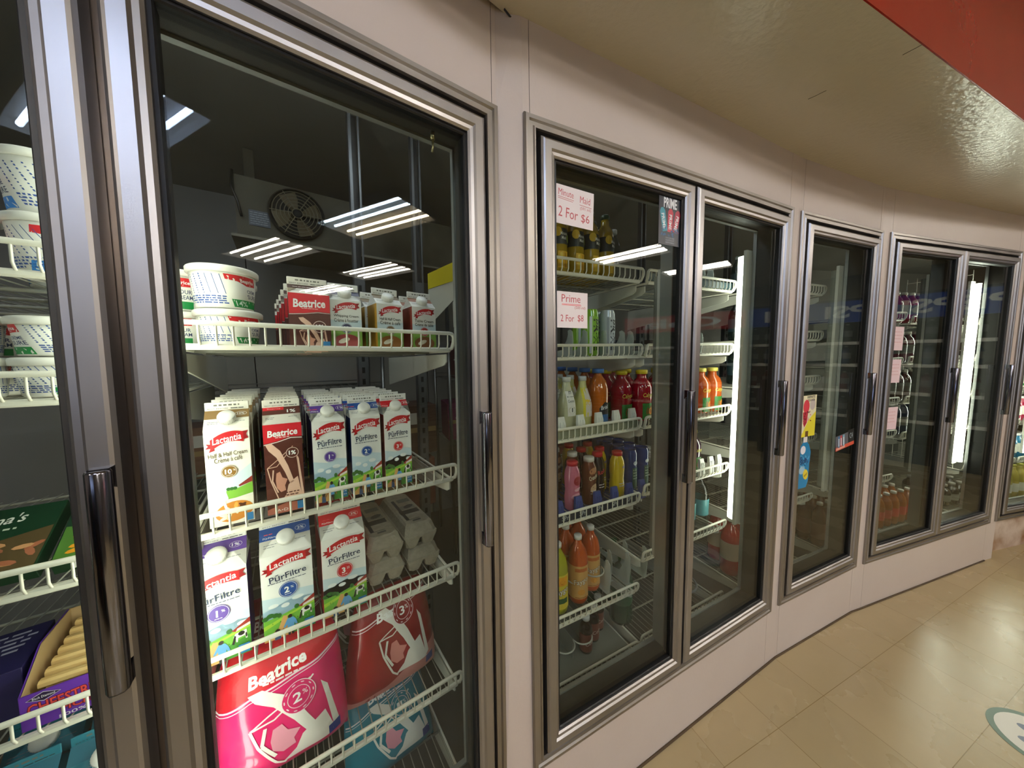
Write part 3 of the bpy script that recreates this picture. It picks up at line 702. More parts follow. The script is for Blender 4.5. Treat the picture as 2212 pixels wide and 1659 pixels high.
def carton(name, w_, hb, hg, front, side, body, band, art, cap=True, bandart=None, d=None):
    d = d or w_; x = w_ / 2; y = d / 2
    t = thing(name, 'x', 'carton')
    mb = MB(); z = hb + hg; ins = w_ * .42
    B = ink(body); Fm = ink(front); Sd = ink(side)
    mb.add([(-x, -y, 0), (x, -y, 0), (x, -y, hb), (-x, -y, hb)], [(0, 1, 2, 3)], Fm)
    mb.add([(-x, y, 0), (x, y, 0), (x, y, hb), (-x, y, hb)], [(3, 2, 1, 0)], Fm)
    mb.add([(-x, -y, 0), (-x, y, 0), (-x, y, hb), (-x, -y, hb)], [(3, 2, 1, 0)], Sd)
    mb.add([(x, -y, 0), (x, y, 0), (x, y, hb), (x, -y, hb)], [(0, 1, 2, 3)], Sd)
    mb.add([(-x, -y, 0), (x, -y, 0), (x, y, 0), (-x, y, 0)], [(3, 2, 1, 0)], B)
    mb.add([(-x, -y, hb), (x, -y, hb), (x, 0, z), (-x, 0, z)], [(0, 1, 2, 3)], B)
    mb.add([(-x, y, hb), (x, y, hb), (x, 0, z), (-x, 0, z)], [(3, 2, 1, 0)], B)
    for s in (-1, 1):
        mb.add([(s * x, -y, hb), (s * x, y, hb), (s * (x - ins), 0, z), (s * x, 0, z)], [(0, 1, 2), (0, 2, 3), (1, 3, 2)], B)
    # fin
    mb.bbox(-x, x, -.0014, .0014, z - .001, z + .017, B, .0012)
    if hb > .15 or True:   # printed side panel frame lines
        mb.add([(-x - .0003, -y * .8, hb * .08), (-x - .0003, y * .8, hb * .08), (-x - .0003, y * .8, hb * .72), (-x - .0003, -y * .8, hb * .72)], [(3, 2, 1, 0)], ink(side))
    mb.build('carton_body', t)
    mb = MB(); art.put(mb, flat(-y)); 
    L = math.hypot(hg, y); nx = Vector((0, -hg / L, y / L))
    slope = lambda u, v, e: (u, -y + y * v / L + nx.y * e, hb + hg * v / L + nx.z * e)
    a = Art(); bh = L * .45
    if band:
        a.rect(-x, x, L - bh, L, band); a.up()
        (bandart or (lambda a, L: a))(a, L)
    a.dashes(-x * .85, -x * .35, L * .38, .0012, '#7d7f8c', 3); a.dashes(x * .35, x * .85, L * .38, .0012, '#7d7f8c', 3)
    a.dashes(-x * .85, -x * .4, L * .30, .0012, '#7d7f8c', 3)
    a.put(mb, slope)
    f = Art(); f.text('BEST BEFORE', -x * .42, z + .0035, x * .9, .0022, '#3a3a40'); f.dashes(x * .15, x * .85, z + .0035, .0016, '#3a3a40', 2)
    f.dashes(-x * .6, x * .6, z + .0105, .0032, '#77736c', 7); f.put(mb, flat(-.0016))
    mb.build('printed_front', t)
    if cap:
        q = MB(); R_ = .0145 * (1 if w_ < .08 else 1.2)
        prof = [(R_, 0), (R_, .011), (R_ * .93, .0135), (R_ * .3, .0138), (.001, .0132)]
        q.lathe(prof, PLAST, 28)
        for i in range(28):
            th = 2 * PI * (i + .5) / 28; q.box(-.0005, .0005, -.0006, .0006, .001, .0105, PLAST); q.xf(RZ(th) @ T(0, -R_, 0), len(q.v) - 8)
        tilt = math.atan2(hg, y)
        q.xf(T(0, -y + y * .50, hb + hg * .50) @ RX(tilt)); q.build('cap', t)
    return t
def band_filtre(num, sub='%'):
    def f(a, L):
        a.text('PūrFiltre', -.030, L * .64, .024, .0045, '#ffffff'); a.dashes(-.04, -.02, L * .76, .002, '#e0505a', 2)
        a.ring(.030, L * .76, .011, .0065, .0006, '#e8e4ee', 16); a.text(num + sub, .030, L * .76, .013, .0065, '#ffffff', .01)
    return f
GAB = .040
w1, h1 = .070, .195
PUR, BLU, REDC, BRN = '#5b3c96', '#1f4f9c', '#cf1b26', '#8a6526'
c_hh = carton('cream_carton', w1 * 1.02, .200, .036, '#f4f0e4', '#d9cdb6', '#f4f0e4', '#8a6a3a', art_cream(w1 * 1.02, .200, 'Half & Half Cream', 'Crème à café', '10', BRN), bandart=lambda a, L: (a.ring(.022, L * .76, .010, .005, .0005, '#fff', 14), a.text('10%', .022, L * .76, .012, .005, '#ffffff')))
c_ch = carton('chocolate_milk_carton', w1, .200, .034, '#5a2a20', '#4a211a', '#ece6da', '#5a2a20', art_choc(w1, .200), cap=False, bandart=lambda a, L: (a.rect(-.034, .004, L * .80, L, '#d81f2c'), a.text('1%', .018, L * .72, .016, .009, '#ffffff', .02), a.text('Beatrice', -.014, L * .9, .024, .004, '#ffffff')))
c_f1 = carton('milk_carton', w1, h1, .034, '#f5f4ef', '#4a2f7c', '#f2f0ea', PUR, art_filtre(w1, h1, '1', PUR), bandart=band_filtre('1'))
c_f2 = carton('milk_carton', w1, h1, .034, '#f5f4ef', '#173c7c', '#f2f0ea', BLU, art_filtre(w1, h1, '2', BLU), bandart=band_filtre('2'))
c_f3 = carton('milk_carton', w1, h1, .034, '#f5f4ef', '#a5121c', '#f2f0ea', REDC, art_filtre(w1, h1, '3', REDC, '25'), bandart=band_filtre('3'))
RB = 'on second dairy shelf'
row(c_hh, 1, -.533, 1.111, .245, .0735, 7, 'white cream carton with gold 10% disc', RB, 'tall cream cartons in a row')
row(c_ch, 1, -.440, 1.111, .245, .0725, 8, 'tall brown and red chocolate milk carton', RB, 'tall chocolate milk cartons in a row')
row(c_f1, 1, -.350, 1.111, .252, .0725, 6, 'narrow white milk carton with purple 1% disc', RB, 'tall purple-disc milk cartons')
row(c_f2, 1, -.268, 1.111, .252, .0725, 6, 'narrow white milk carton with blue 2% disc', RB, 'tall blue-disc milk cartons')
row(c_f3, 1, -.189, 1.111, .252, .0725, 6, 'narrow white milk carton with red 3.25% disc', RB, 'tall red-disc milk cartons')
w2, h2 = .097, .195
c_g1 = carton('large_milk_carton', w2, h2, .045, '#f5f4ef', '#4a2f7c', '#f2f0ea', PUR, art_filtre(w2, h2, '1', PUR), bandart=band_filtre('1'))
c_g2 = carton('large_milk_carton', w2, h2, .045, '#f5f4ef', '#173c7c', '#f2f0ea', BLU, art_filtre(w2, h2, '2', BLU), bandart=band_filtre('2'))
c_g3 = carton('large_milk_carton', w2, h2, .045, '#f5f4ef', '#d81a26', '#f2f0ea', REDC, art_filtre(w2, h2, '3', REDC, '25'), bandart=band_filtre('3'))
RC = 'on third dairy shelf'
row(c_g1, 1, -.566, .820, .262, .1, 1, 'wide two-litre milk carton with purple 1% disc', RC, 'wide two-litre milk cartons')
row(c_g2, 1, -.447, .822, .262, .1, 1, 'wide two-litre milk carton with blue 2% disc', RC, 'wide two-litre milk cartons')
row(c_g3, 1, -.331, .822, .262, .1, 2, 'wide two-litre milk carton with red 3.25% disc', RC, 'wide two-litre milk cartons')
RA = 'on top dairy shelf'
c_sc = carton('chocolate_milk_carton', .080, .118, .026, '#5a2a20', '#4a211a', '#ece6da', '#43201a', art_choc(.080, .118, True), cap=False, bandart=lambda a, L: (a.dashes(-.03, .02, L * .75, .002, '#e9d9d0', 5), a.text('1%', .03, L * .78, .012, .008, '#ffffff', .02)))
row(c_sc, 1, -.376, 1.482, .25, .085, 6, 'short brown and red chocolate milk carton', RA, 'short chocolate milk cartons', ds=-.006)
def small_art(l1, l2, num, c, cup):
    a = Art(); w_, hb = .068, .112; x = w_ / 2
    a.poly([(-x, 0), (x, 0), (x, hb * .42), (0, hb * .36), (-x, hb * .42)], '#86b04a'); a.poly([(-x, hb * .43), (x, hb * .43), (x, hb * .6), (0, hb * .52), (-x, hb * .58)], '#cfdfe6'); a.up()
    a.ell(0, hb * .12, x * .85, hb * .16, cup, 18); a.ell(0, hb * .36, x * .2, hb * .03, '#356a2c', 8); a.up(); a.ell(-x * .2, hb * .14, x * .4, hb * .05, '#f6ecd8', 10, .4)
    banner(a, 0, hb * .84, w_ * .86, hb * .18)
    a.text(l1, 0, hb * .66, w_ * .8, hb * .065, '#3c3526', .01); a.text(l2, 0, hb * .57, w_ * .78, hb * .075, '#3c3526', .01)
    pct(a, 0, hb * .40, x * .36, num, c); return a
c_wh = carton('small_cream_carton', .068, .112, .028, '#f0eee8', '#4b4a5e', '#eceae4', '#3d3c5c', small_art('Whipping Cream', 'Crème à fouetter', '35', '#3d3c5c', '#b04a4a'))
c_h2 = carton('small_cream_carton', .068, .112, .028, '#f0eee8', '#b98a2f', '#eceae4', '#7a6446', small_art('Half & Half Cream', 'Crème à café', '10', '#7a5f3a', '#a56a30'))
c_tb = carton('small_cream_carton', .068, .112, .028, '#f2ece2', '#8a3a30', '#ece8e0', '#a06a54', small_art('Table Cream', 'Crème de table', '18', '#b33a34', '#8c5a34'))
row(c_wh, 1, -.301, 1.482, .25, .073, 3, 'small cream carton with dark 35% disc', RA, 'small cream cartons')
row(c_h2, 1, -.202, 1.482, .25, .073, 3, 'small cream carton with ochre side', RA, 'small cream cartons', rz=.12, ds=-.012)
row(c_tb, 1, -.109, 1.482, .25, .073, 2, 'small cream carton with red 18% disc', RA, 'small cream cartons', rz=.06)

# ---------------------------------------------- sour cream tubs
def tub(name, r0, r1, h, blue='#2b4f9c', low='#1d8a46', big=True, rot=0, lowtxt='14%'):
    t = thing(name, 'x', 'tub'); TW = mat('tub_white', '#f1efe6', .35)
    rf = lambda v: r0 + (r1 - r0) * (v - .003) / (h - .015)
    mb = MB(); mb.lathe([(r0 * .9, .002), (r0 * .93, 0), (r0, .003), (r1, h - .012)], TW, 40); mb.build('tub_body', t)
    mb = MB(); R_ = r1
    mb.lathe([(R_ + .001, h - .014), (R_ + .0045, h - .013), (R_ + .005, h - .004), (R_ + .0035, h - .0015), (R_ + .001, h), (R_ - .004, h - .0005), (R_ - .006, h - .0035), (.001, h - .0035)], TW, 40); mb.build('lid', t)
    a = Art(); c = 2 * PI * r1
    for off, swap in ((-.02, 0), (c / 2 - .02, 1)):
        x0 = off - .028; x1 = off + .032
        a.l = 1
        a.poly([(x0, h * .80), (x0, h * .68), (x0 + .02, h * .66), (x0 + .036, h * .58), (x1, h * .60), (x1, h * .80)], '#cf2027'); a.up()
        a.text('Beatrice', x0 + .040, h * .69, .030, h * .085, '#ffffff', .02)
        a.l = 1
        a.text('SOUR' if not swap else 'CRÈME', x0 + .046, h * .47, .024, h * .10, '#33406e', .01); a.text('CREAM' if not swap else 'SURE', x0 + .046, h * .34, .027, h * .10, '#33406e', .01)
        a.rect(x0, x1, h * .06, h * .24, low, 4); a.up(); a.text(lowtxt, x0 + .016, h * .15, .022, h * .12, '#eef7ee', .01)
        a.l = 1; b0 = x1 + .01; b1 = off + c / 2 - .035
        if b1 - b0 > .02:
            for i in range(9):
                u = b0 + (b1 - b0) * i / 8
                if u < b0 + (b1 - b0) * .75: 
                    for j in range(9): a.rect(u, u + .0022, h * (.34 + .05 * j), h * (.34 + .05 * j + .035 * random.uniform(.4, 1)), blue)
                else: a.rect(u, u + .001, h * .34, h * .78, blue)
            for j in range(4): a.dashes(b0, b1, h * (.13 + .05 * j), h * .028, blue, 8)
    mb = MB(); a.put(mb, (lambda f: lambda u, v, e: f(u, v, e))(cyl(rf, rot)), .012); mb.build('label_print', t)
    return t
tb_big = tub('sour_cream_tub', .047, .0545, .086, rot=.55)
tb_sml = tub('sour_cream_tub', .046, .053, .073, rot=-.1)
tb_mid = tub('small_sour_cream_tub', .040, .046, .066, rot=-.3)
tb_tall = tub('tall_sour_cream_tub', .044, .053, .098, low='#2b7fd0', rot=.9, lowtxt='5%')
G_ = 'stacked sour cream tubs'
st = {}; place(tb_sml, st, at(1, -.521, .262, 1.482, -2.1), 'lower sour cream tub of the front stack on the top dairy shelf', G_)
for i, (s_, n_, r_) in enumerate(((-.610, .345, .35), (-.535, .385, .2))): place(tb_sml, st, at(1, s_, n_, 1.482, r_), ('lower sour cream tub of the stack behind at the %s of the top dairy shelf' % ('left', 'back')[i]), G_)
st = {}; place(tb_big, st, at(1, -.526, .262, 1.556, -2.75), 'upper sour cream tub of the front stack, its nutrition table facing out', G_)
place(tb_big, st, at(1, -.612, .350, 1.556, -.15), 'upper sour cream tub half hidden by the door post', G_)
place(tb_big, st, at(1, -.535, .39, 1.556, .5), 'upper sour cream tub of the back stack on the top dairy shelf', G_)
wl_ = 'in the left-edge dairy door'
st = {}
for s_, n_, z_, r_, lb in ((-.742, .27, 1.592, -.2, 'lower front'), (-.745, .27, 1.691, .9, 'upper front'), (-.858, .27, 1.592, .3, 'lower far-left'), (-.86, .275, 1.691, 0, 'upper far-left'), (-.775, .39, 1.592, .5, 'lower back'), (-.78, .39, 1.691, .8, 'upper back')):
    place(tb_tall, st, at(1, s_, n_, z_, r_), 'tall blue-banded sour cream tub, %s one %s' % (lb, wl_), 'tall sour cream tubs')
st = {}
for col, (s_, r_) in enumerate(((-.752, 1.6), (-.851, -.2), (-.95, .1))):
    for rw in range(2):
        for lv in range(2):
            place(tb_mid, st, at(1, s_, .26 + rw * .1, 1.392 + lv * .067, r_ + lv * .9), 'small green-banded tub, %s %s, %s column %s' % (('lower', 'upper')[lv], ('front', 'back')[rw], ('right', 'middle', 'left')[col], wl_), 'small sour cream tubs')

# ---------------------------------------------- egg cartons
def eggbox():
    t = thing('egg_carton', 'x', 'egg carton'); P_ = mat('moulded_pulp', '#b3aa98', .9, noise=(60, '#a59b88'), bump=.3, bscale=160)
    x, L = .051, .295
    mb = MB()
    def ring(w_, l0, l1, z, c): return [(-w_ + c, l0, z), (w_ - c, l0, z), (w_, l0 + c, z), (w_, l1 - c, z), (w_ - c, l1, z), (-w_ + c, l1, z), (-w_, l1 - c, z), (-w_, l0 + c, z)]
    rs = [ring(x, 0, L, .033, .008), ring(x, 0, L, .0365, .008), ring(x - .003, .003, L - .003, .0375, .009), ring(x - .010, .012, L - .012, .062, .012), ring(x - .016, .020, L - .020, .068, .012)]
    vs = [p for r in rs for p in r]
    mb.add(vs, [(i * 8 + k, i * 8 + (k + 1) % 8, (i + 1) * 8 + (k + 1) % 8, (i + 1) * 8 + k) for i in range(4) for k in range(8)] + [tuple(range(32, 40))], P_)
    mb.build('lid', t)
    mb = MB(); mb.box(-x + .004, x - .004, .004, L - .004, .028, .0335, P_)
    for i in range(2):
        for j in range(6):
            cx = -x * .5 + i * x; cy = .026 + j * .0486
            mb.hull([(cx + a * .0235, cy + b_ * .023, .0335) for a in (-1, 1) for b_ in (-1, 1)] + [(cx + a * .0165 * c_, cy + b_ * .0165 * d_, 0) for a in (-1, 1) for b_ in (-1, 1) for c_, d_ in ((1, .5), (.5, 1))], P_)
    mb.build('tray', t)
    a = Art(); a.rect(-.030, .030, .095, .125, '#45423e'); a.rect(-.020, .028, .13, .16, '#8b877d'); a.up(); a.ell(.01, .15, .018, .012, '#55524c', 10, .5)
    a.l = 1; a.rect(-.012, .012, .035, .045, '#5f5b54'); a.rect(-.02, .012, .05, .053, '#5f5b54'); a.rect(-.028, -.018, .05, .22, '#4a4743'); a.rect(-.01, .03, .19, .22, '#77736a')
    mb = MB(); a.put(mb, lambda u, v, e: (u, v, .068 + e)); a = Art(); a.dashes(-.02, .02, .012, .006, '#8b8372', 4)
    mb.build('stamped_print', t)
    return t
eg = eggbox(); st = {}
for s_, n_, z_, r_, lb in ((-.219, .262, .819, .0, 'lower carton of the left stack'), (-.222, .255, .888, .02, 'upper carton of the left stack'), (-.110, .262, .819, 0, 'lower carton of the right stack'), (-.115, .268, .888, .02, 'upper carton of the right stack')):
    place(eg, st, at(1, s_, n_, z_, r_), 'grey pulp egg carton, %s beside the milk' % lb, 'stacked egg cartons')

# ---------------------------------------------- milk bags (pillow shaped)
def milkbag(name, w_, h, d, c, band, num, foot, ci=(.24, .20), gl=(-.55, -.80, .66, .64), tp=.14):
    t = thing(name, 'x', 'milk bag'); N = 26
    film = mat('bag_film_' + c.lstrip('#'), c, .28, coat=.4)
    sx = lambda u: math.copysign(abs(u) ** .75, u)
    def P(u, v, e, side=-1):
        q = max(0, (1 - abs(u) ** 3.2)) ** .5 * max(0, (1 - abs(v) ** 3.4)) ** .5
        wr = .0016 * math.sin(9 * u + 5 * v) * q + .0012 * math.sin(23 * v - 7 * u) * abs(u) ** 2
        nar = 1 - tp * (v * .5 + .5) ** 1.5
        return (u * w_ / 2 * nar * (1 - (.08 if v > 0 else .02) * abs(v) ** 7), side * (d * q + e) - (wr if side < 0 else 0), h / 2 + v * h / 2 * (1 - (.06 if v > 0 else .0) * abs(u) ** 6))
    mb = MB()
    for side in (-1, 1):
        vs = [P(-1 + 2 * i / N, -1 + 2 * j / N, 0, side) for j in range(N + 1) for i in range(N + 1)]
        fs = [(j * (N + 1) + i, j * (N + 1) + i + 1, (j + 1) * (N + 1) + i + 1, (j + 1) * (N + 1) + i) for j in range(N) for i in range(N)]
        if side > 0: fs = [f[::-1] for f in fs]
        mb.add(vs, fs, film, True)
    mb.build('bag_film', t)
    a = Art(); x, y = w_ / 2 * .985, h / 2 * .985
    dy = .10 if foot is None else -.10
    a.poly([(-x, y * (.42 - dy)), (-x * .5, y * (.58 - dy)), (0, y * (.66 - dy)), (x * .6, y * (.74 - dy)), (x, y * (.84 - dy)), (x, y), (-x, y)], band)
    a.line([(-x, y * (.40 - dy)), (-x * .5, y * (.55 - dy)), (0, y * (.63 - dy)), (x * .6, y * (.71 - dy)), (x, y * (.81 - dy))], h * .012, '#f6e6ea'); a.line([(-x, y * (.34 - dy)), (-x * .5, y * (.50 - dy)), (0, y * (.58 - dy)), (x * .6, y * (.67 - dy)), (x, y * (.78 - dy))], h * .006, '#f6e6ea')
    if foot: a.poly([(-x, -y), (x, -y), (x, -y * .28), (x * .3, -y * .50), (-x * .3, -y * .74), (-x, -y * .84)], foot)
    a.up(); a.text('Beatrice', -x * .05, y * .70, w_ * .46, h * .085, '#ffffff', .035, .12, .12)
    a.dashes(-x * .3, x * .4, y * .585, h * .012, '#f6e6ea', 6)
    glassart(a, x * gl[0], y * gl[1], w_ * gl[2], h * gl[3], '#f0ece6', '#e89ab0' if foot is None else '#d98a84')
    cx, cy, r = x * ci[0], y * ci[1], w_ * .137
    a.up(); a.ell(cx, cy, r, r, c, 26); a.up(); a.ring(cx, cy, r, r, r * .05, '#f6dfe6', 28); a.ring(cx, cy, r * .66, r * .66, r * .04, '#f6dfe6', 24)
    a.text(num, cx - r * .1, cy, r * .5, r * .62, '#ffffff', .02); a.text('%', cx + r * .36, cy + r * .15, r * .3, r * .3, '#ffffff')
    for i in range(10): a.ell(cx + r * .83 * math.cos(i * .63), cy + r * .83 * math.sin(i * .63), r * .12, r * .04, '#f6dfe6', 6, i * .63 + 1.57)
    a.l = 3
    a.text('4 L', -x * .55, -y * .88, w_ * .13, h * .06, '#8a1f28', .02); a.rect(x * .66, x * .86, -y * .78, -y * .60, '#2b3f8c')
    mb = MB(); a.put(mb, lambda u, v, e: P(u / (w_ / 2), v / (h / 2), e + .0006), .012); mb.build('printed_film', t)
    mb = MB()   # twisted neck gathered at the lower back corner
    mb.tube([(-w_ * .46, .004, .02), (-w_ * .5, .0, .006), (-w_ * .52, -.004, -.002)], [.012, .005, .009], film, 8); mb.build('gathered_neck', t)
    return t
def bag_at(o, k, s, n, z, rx, rz, lab, ry=0): o.matrix_world = F[k] @ T(s, n, z) @ RZ(rz) @ RX(rx) @ RY(ry); o['label'] = lab; o['group'] = 'four-litre milk bags'
b1 = milkbag('milk_bag', .270, .312, .066, '#e0206c', '#cf1428', '2', None)
bag_at(b1, 1, -.468, .272, .473, -.04, -.02, 'bright pink four-litre milk bag, front left on the fourth dairy shelf')
b2 = milkbag('milk_bag', .268, .295, .058, '#8e0e16', '#86101a', '3', '#d08a86', (.16, .62), (-.50, -.62, .58, .68), .26)
bag_at(b2, 1, -.208, .290, .490, -.05, .08, 'dark red four-litre milk bag leaning right of the pink one', .02)
b3 = milkbag('milk_bag', .270, .26, .056, '#1d7f96', '#1a6f88', '1', None)
bag_at(b3, 1, -.205, .33, .180, -.40, .06, 'teal four-litre milk bag under the lowest visible rail')
b4 = milkbag('milk_bag', .25, .30, .055, '#8c1838', '#7a1020', '2', None)
bag_at(b4, 1, -.475, .46, .48, -.04, .0, 'second dark pink milk bag standing behind the bright pink one')
b5 = milkbag('milk_bag', .24, .29, .055, '#6c5a3a', '#5a4a30', '1', None)
bag_at(b5, 1, -.29, .52, .48, -.04, .0, 'brownish milk bag at the back between the pink and red bags')

# ---------------------------------------------- left-edge door: boxes
def openbox():
    t = thing('cheese_snack_box', 'purple open display box filled with string cheese sticks in the left-edge door', 'box', at(1, -.747, .285, .848, .02))
    K_ = mat('kraft_inside', '#b99a6e', .7); PU = mat('purple_card', '#5e2f9c', .45)
    x, d, h, q = .062, .17, .105, .0015
    mb = MB()
    mb.box(-x, x, -d / 2, -d / 2 + q, 0, .060, PU); mb.box(-x + q, x - q, -d / 2 + q, -d / 2 + 2 * q, q, .059, K_)
    for s in (-1, 1):
        P = [(-d / 2, 0), (d / 2, 0), (d / 2, h), (-d * .1, h), (-d / 2, .060)]
        mb.prism(P, s * x - q / 2, s * x + q / 2, PU, 'x'); mb.prism([(a * .98, b_ * .99 + .0005) for a, b_ in P], s * (x - q), s * (x - 2 * q), K_, 'x')
    mb.box(-x, x, d / 2 - q, d / 2, 0, h, K_); mb.box(-x, x, -d / 2, d / 2, 0, q, K_); mb.build('box_body', t)
    a = Art(); a.rect(-x, x, 0, .0595, '#6a35ac'); a.up()
    a.text('CHEESTRINGS', -.006, .034, .100, .019, '#6b0f1c', .06, 0, .05, -.002); a.up(); a.text('CHEESTRINGS', -.006, .034, .098, .017, '#e2504a', .015, 0, .05, -.002)
    a.text('FICELLO', .008, .017, .062, .013, '#6b0f1c', .06); a.up(); a.text('FICELLO', .008, .017, .060, .011, '#e2504a', .012)
    a.text('100%', -.01, .004, .03, .006, '#e8e0f0', .01); a.poly([(-.056, .050), (-.038, .058), (-.02, .050), (-.038, .042)], '#2a1a40'); a.up(); a.ring(-.038, .050, .018, .008, .0009, '#f0e8f4', 4)
    a.text('Black Diamond', -.038, .0502, .023, .004, '#ffffff')
    for i in range(7): a.line([(.046, .047), (.046 + .009 * math.cos(i * .5 + .1), .047 + .009 * math.sin(i * .5 + .1))], .0015, '#f2c86a')
    mb = MB(); a.put(mb, flat(-d / 2)); mb.build('printed_front', t)
    return t
openbox()
def stick():
    t = tag(None or MB().build('x'), 'x', 'cheese stick') if False else None
    mb = MB(); CH = mat('cheese_cream', '#e9c98a', .45, noise=(20, '#d9a860'))
    mb.hull([(a * .0075 * p, y, b_ * .0065 * q) for y in (-.048, .048) for a in (-1, 1) for b_ in (-1, 1) for p, q in ((1, .5), (.5, 1))], CH)
    mb.hull([(a * .010, y, b_ * .0012) for y in (-.058, -.048) for a in (-1, 1) for b_ in (-1, 1)], mat('clear_wrap', '#f2e6cf', .25, alpha=.6))
    return mb.mesh('cheese_stick')
sm_ = stick()
for i in range(14):
    o = bpy.data.objects.new('cheese_stick', sm_); COL.objects.link(o)
    lay, c_ = divmod(i, 7)
    o.matrix_world = at(1, -.747, .285, .848) @ T(.0, .005 + (-.070 + c_ * .021), .030 + lay * .028 + c_ * .004) @ RZ(PI / 2 + (-.06 if lay else .04))
    tag(o, 'wrapped string cheese stick, %s layer, %s from the front of the purple box' % (('lower', 'upper')[lay], NTH[c_] if c_ else 'first'), 'cheese stick', 'string cheese sticks in the purple box')
def flatbox(name, w_, h, d, c, art, mx, label, cat='box'):
    t = thing(name, label, cat, mx); mb = MB(); mb.bbox(-w_ / 2, w_ / 2, -h / 2, h / 2, 0, d, mat('card_' + c.lstrip('#'), c, .4), .001); mb.build('box_body', t)
    mb = MB(); art.put(mb, lambda u, v, e: (u, v, d + e))
    if name == 'frozen_meal_box': f_ = Art(); f_.text("Michelina's", -.01, d / 2, w_ * .55, d * .62, '#f2f2ea', .01, .25); f_.put(mb, flat(-h / 2))
    mb.build('printed_front', t); return t
def meal(c1, food, w_=.152, h=.15):
    a = Art(); a.rect(-w_ / 2 + .002, w_ / 2 - .002, -h / 2 + .002, h / 2 - .002, '#143a24'); a.up()
    a.poly([(-w_ / 2 + .002, -h / 2 + .002), (w_ / 2 - .002, -h / 2 + .002), (w_ / 2 - .002, h * .1), (0, -h * .05), (-w_ / 2 + .002, h * .02)], c1)
    a.up(); a.text("Michelina's", -w_ * .10, h * .30, w_ * .68, h * .15, '#f2f2ea', .01, .25, .06); a.dashes(-w_ * .3, w_ * .2, h * .15, .004, '#d7e0cc', 6); a.dashes(-w_ * .3, w_ * .1, h * .09, .003, '#d7e0cc', 6)
    for i in range(26): a.ell(random.uniform(-.38, .42) * w_, random.uniform(-.42, -.08) * h, .012, .005, random.choice(food), 8, random.uniform(0, 3)); a.l += (i % 4 == 0)
    return a
flatbox('frozen_meal_box', .152, .15, .03, '#14361f', meal('#4d7a2c', ('#f0b32c', '#e79a1e', '#f7cf5a')), at(1, -.700, .255, 1.125, .05, .50) @ T(0, .045, -.035), 'dark green frozen meal box with yellow pasta picture, leaning in the left-edge door')
flatbox('frozen_meal_box', .152, .15, .03, '#14361f', meal('#5c4a2c', ('#b06a4a', '#8c4a30', '#d39a6a')), at(1, -.868, .255, 1.125, .02, .50) @ T(0, .045, -.035), 'dark green frozen meal box with meat picture at the far left edge')
a = Art(); a.rect(-.044, .044, -.068, .068, '#262055'); a.up()
for i in range(5): a.dashes(-.034, .034, .05 - .014 * i, .006, '#b9b6cc', 3)
flatbox('snack_box', .09, .14, .09, '#2a2350', a, at(1, -.868, .30, .848, .1), 'navy blue box at the far left beside the purple cheese box')
def band_t(a, L): a.text('0%', .0, L * .6, .03, .016, '#eef6f6', .01)
at_ = Art(); at_.rect(-.0485, .0485, .0, .195, '#2f7f94'); at_.up(); at_.poly([(-.0485, .0), (.0485, .0), (.0485, .09), (0, .06), (-.0485, .10)], '#e8efec'); at_.up(); at_.text('0%', .01, .150, .05, .03, '#f2f8f8', .015)
c_te = carton('teal_milk_carton', .097, .195, .045, '#2f7f94', '#8f959a', '#2f8095', '#256a80', at_)
for i, (s_, n_) in enumerate(((-.735, .255), (-.842, .255), (-.735, .36), (-.842, .36))):
    place(c_te, root_state.setdefault('te', {}), at(1, s_, n_, .506), 'teal two-litre carton with white cap, %s, at the bottom left edge' % ('right front', 'left front', 'right back', 'left back')[i], 'teal cartons')

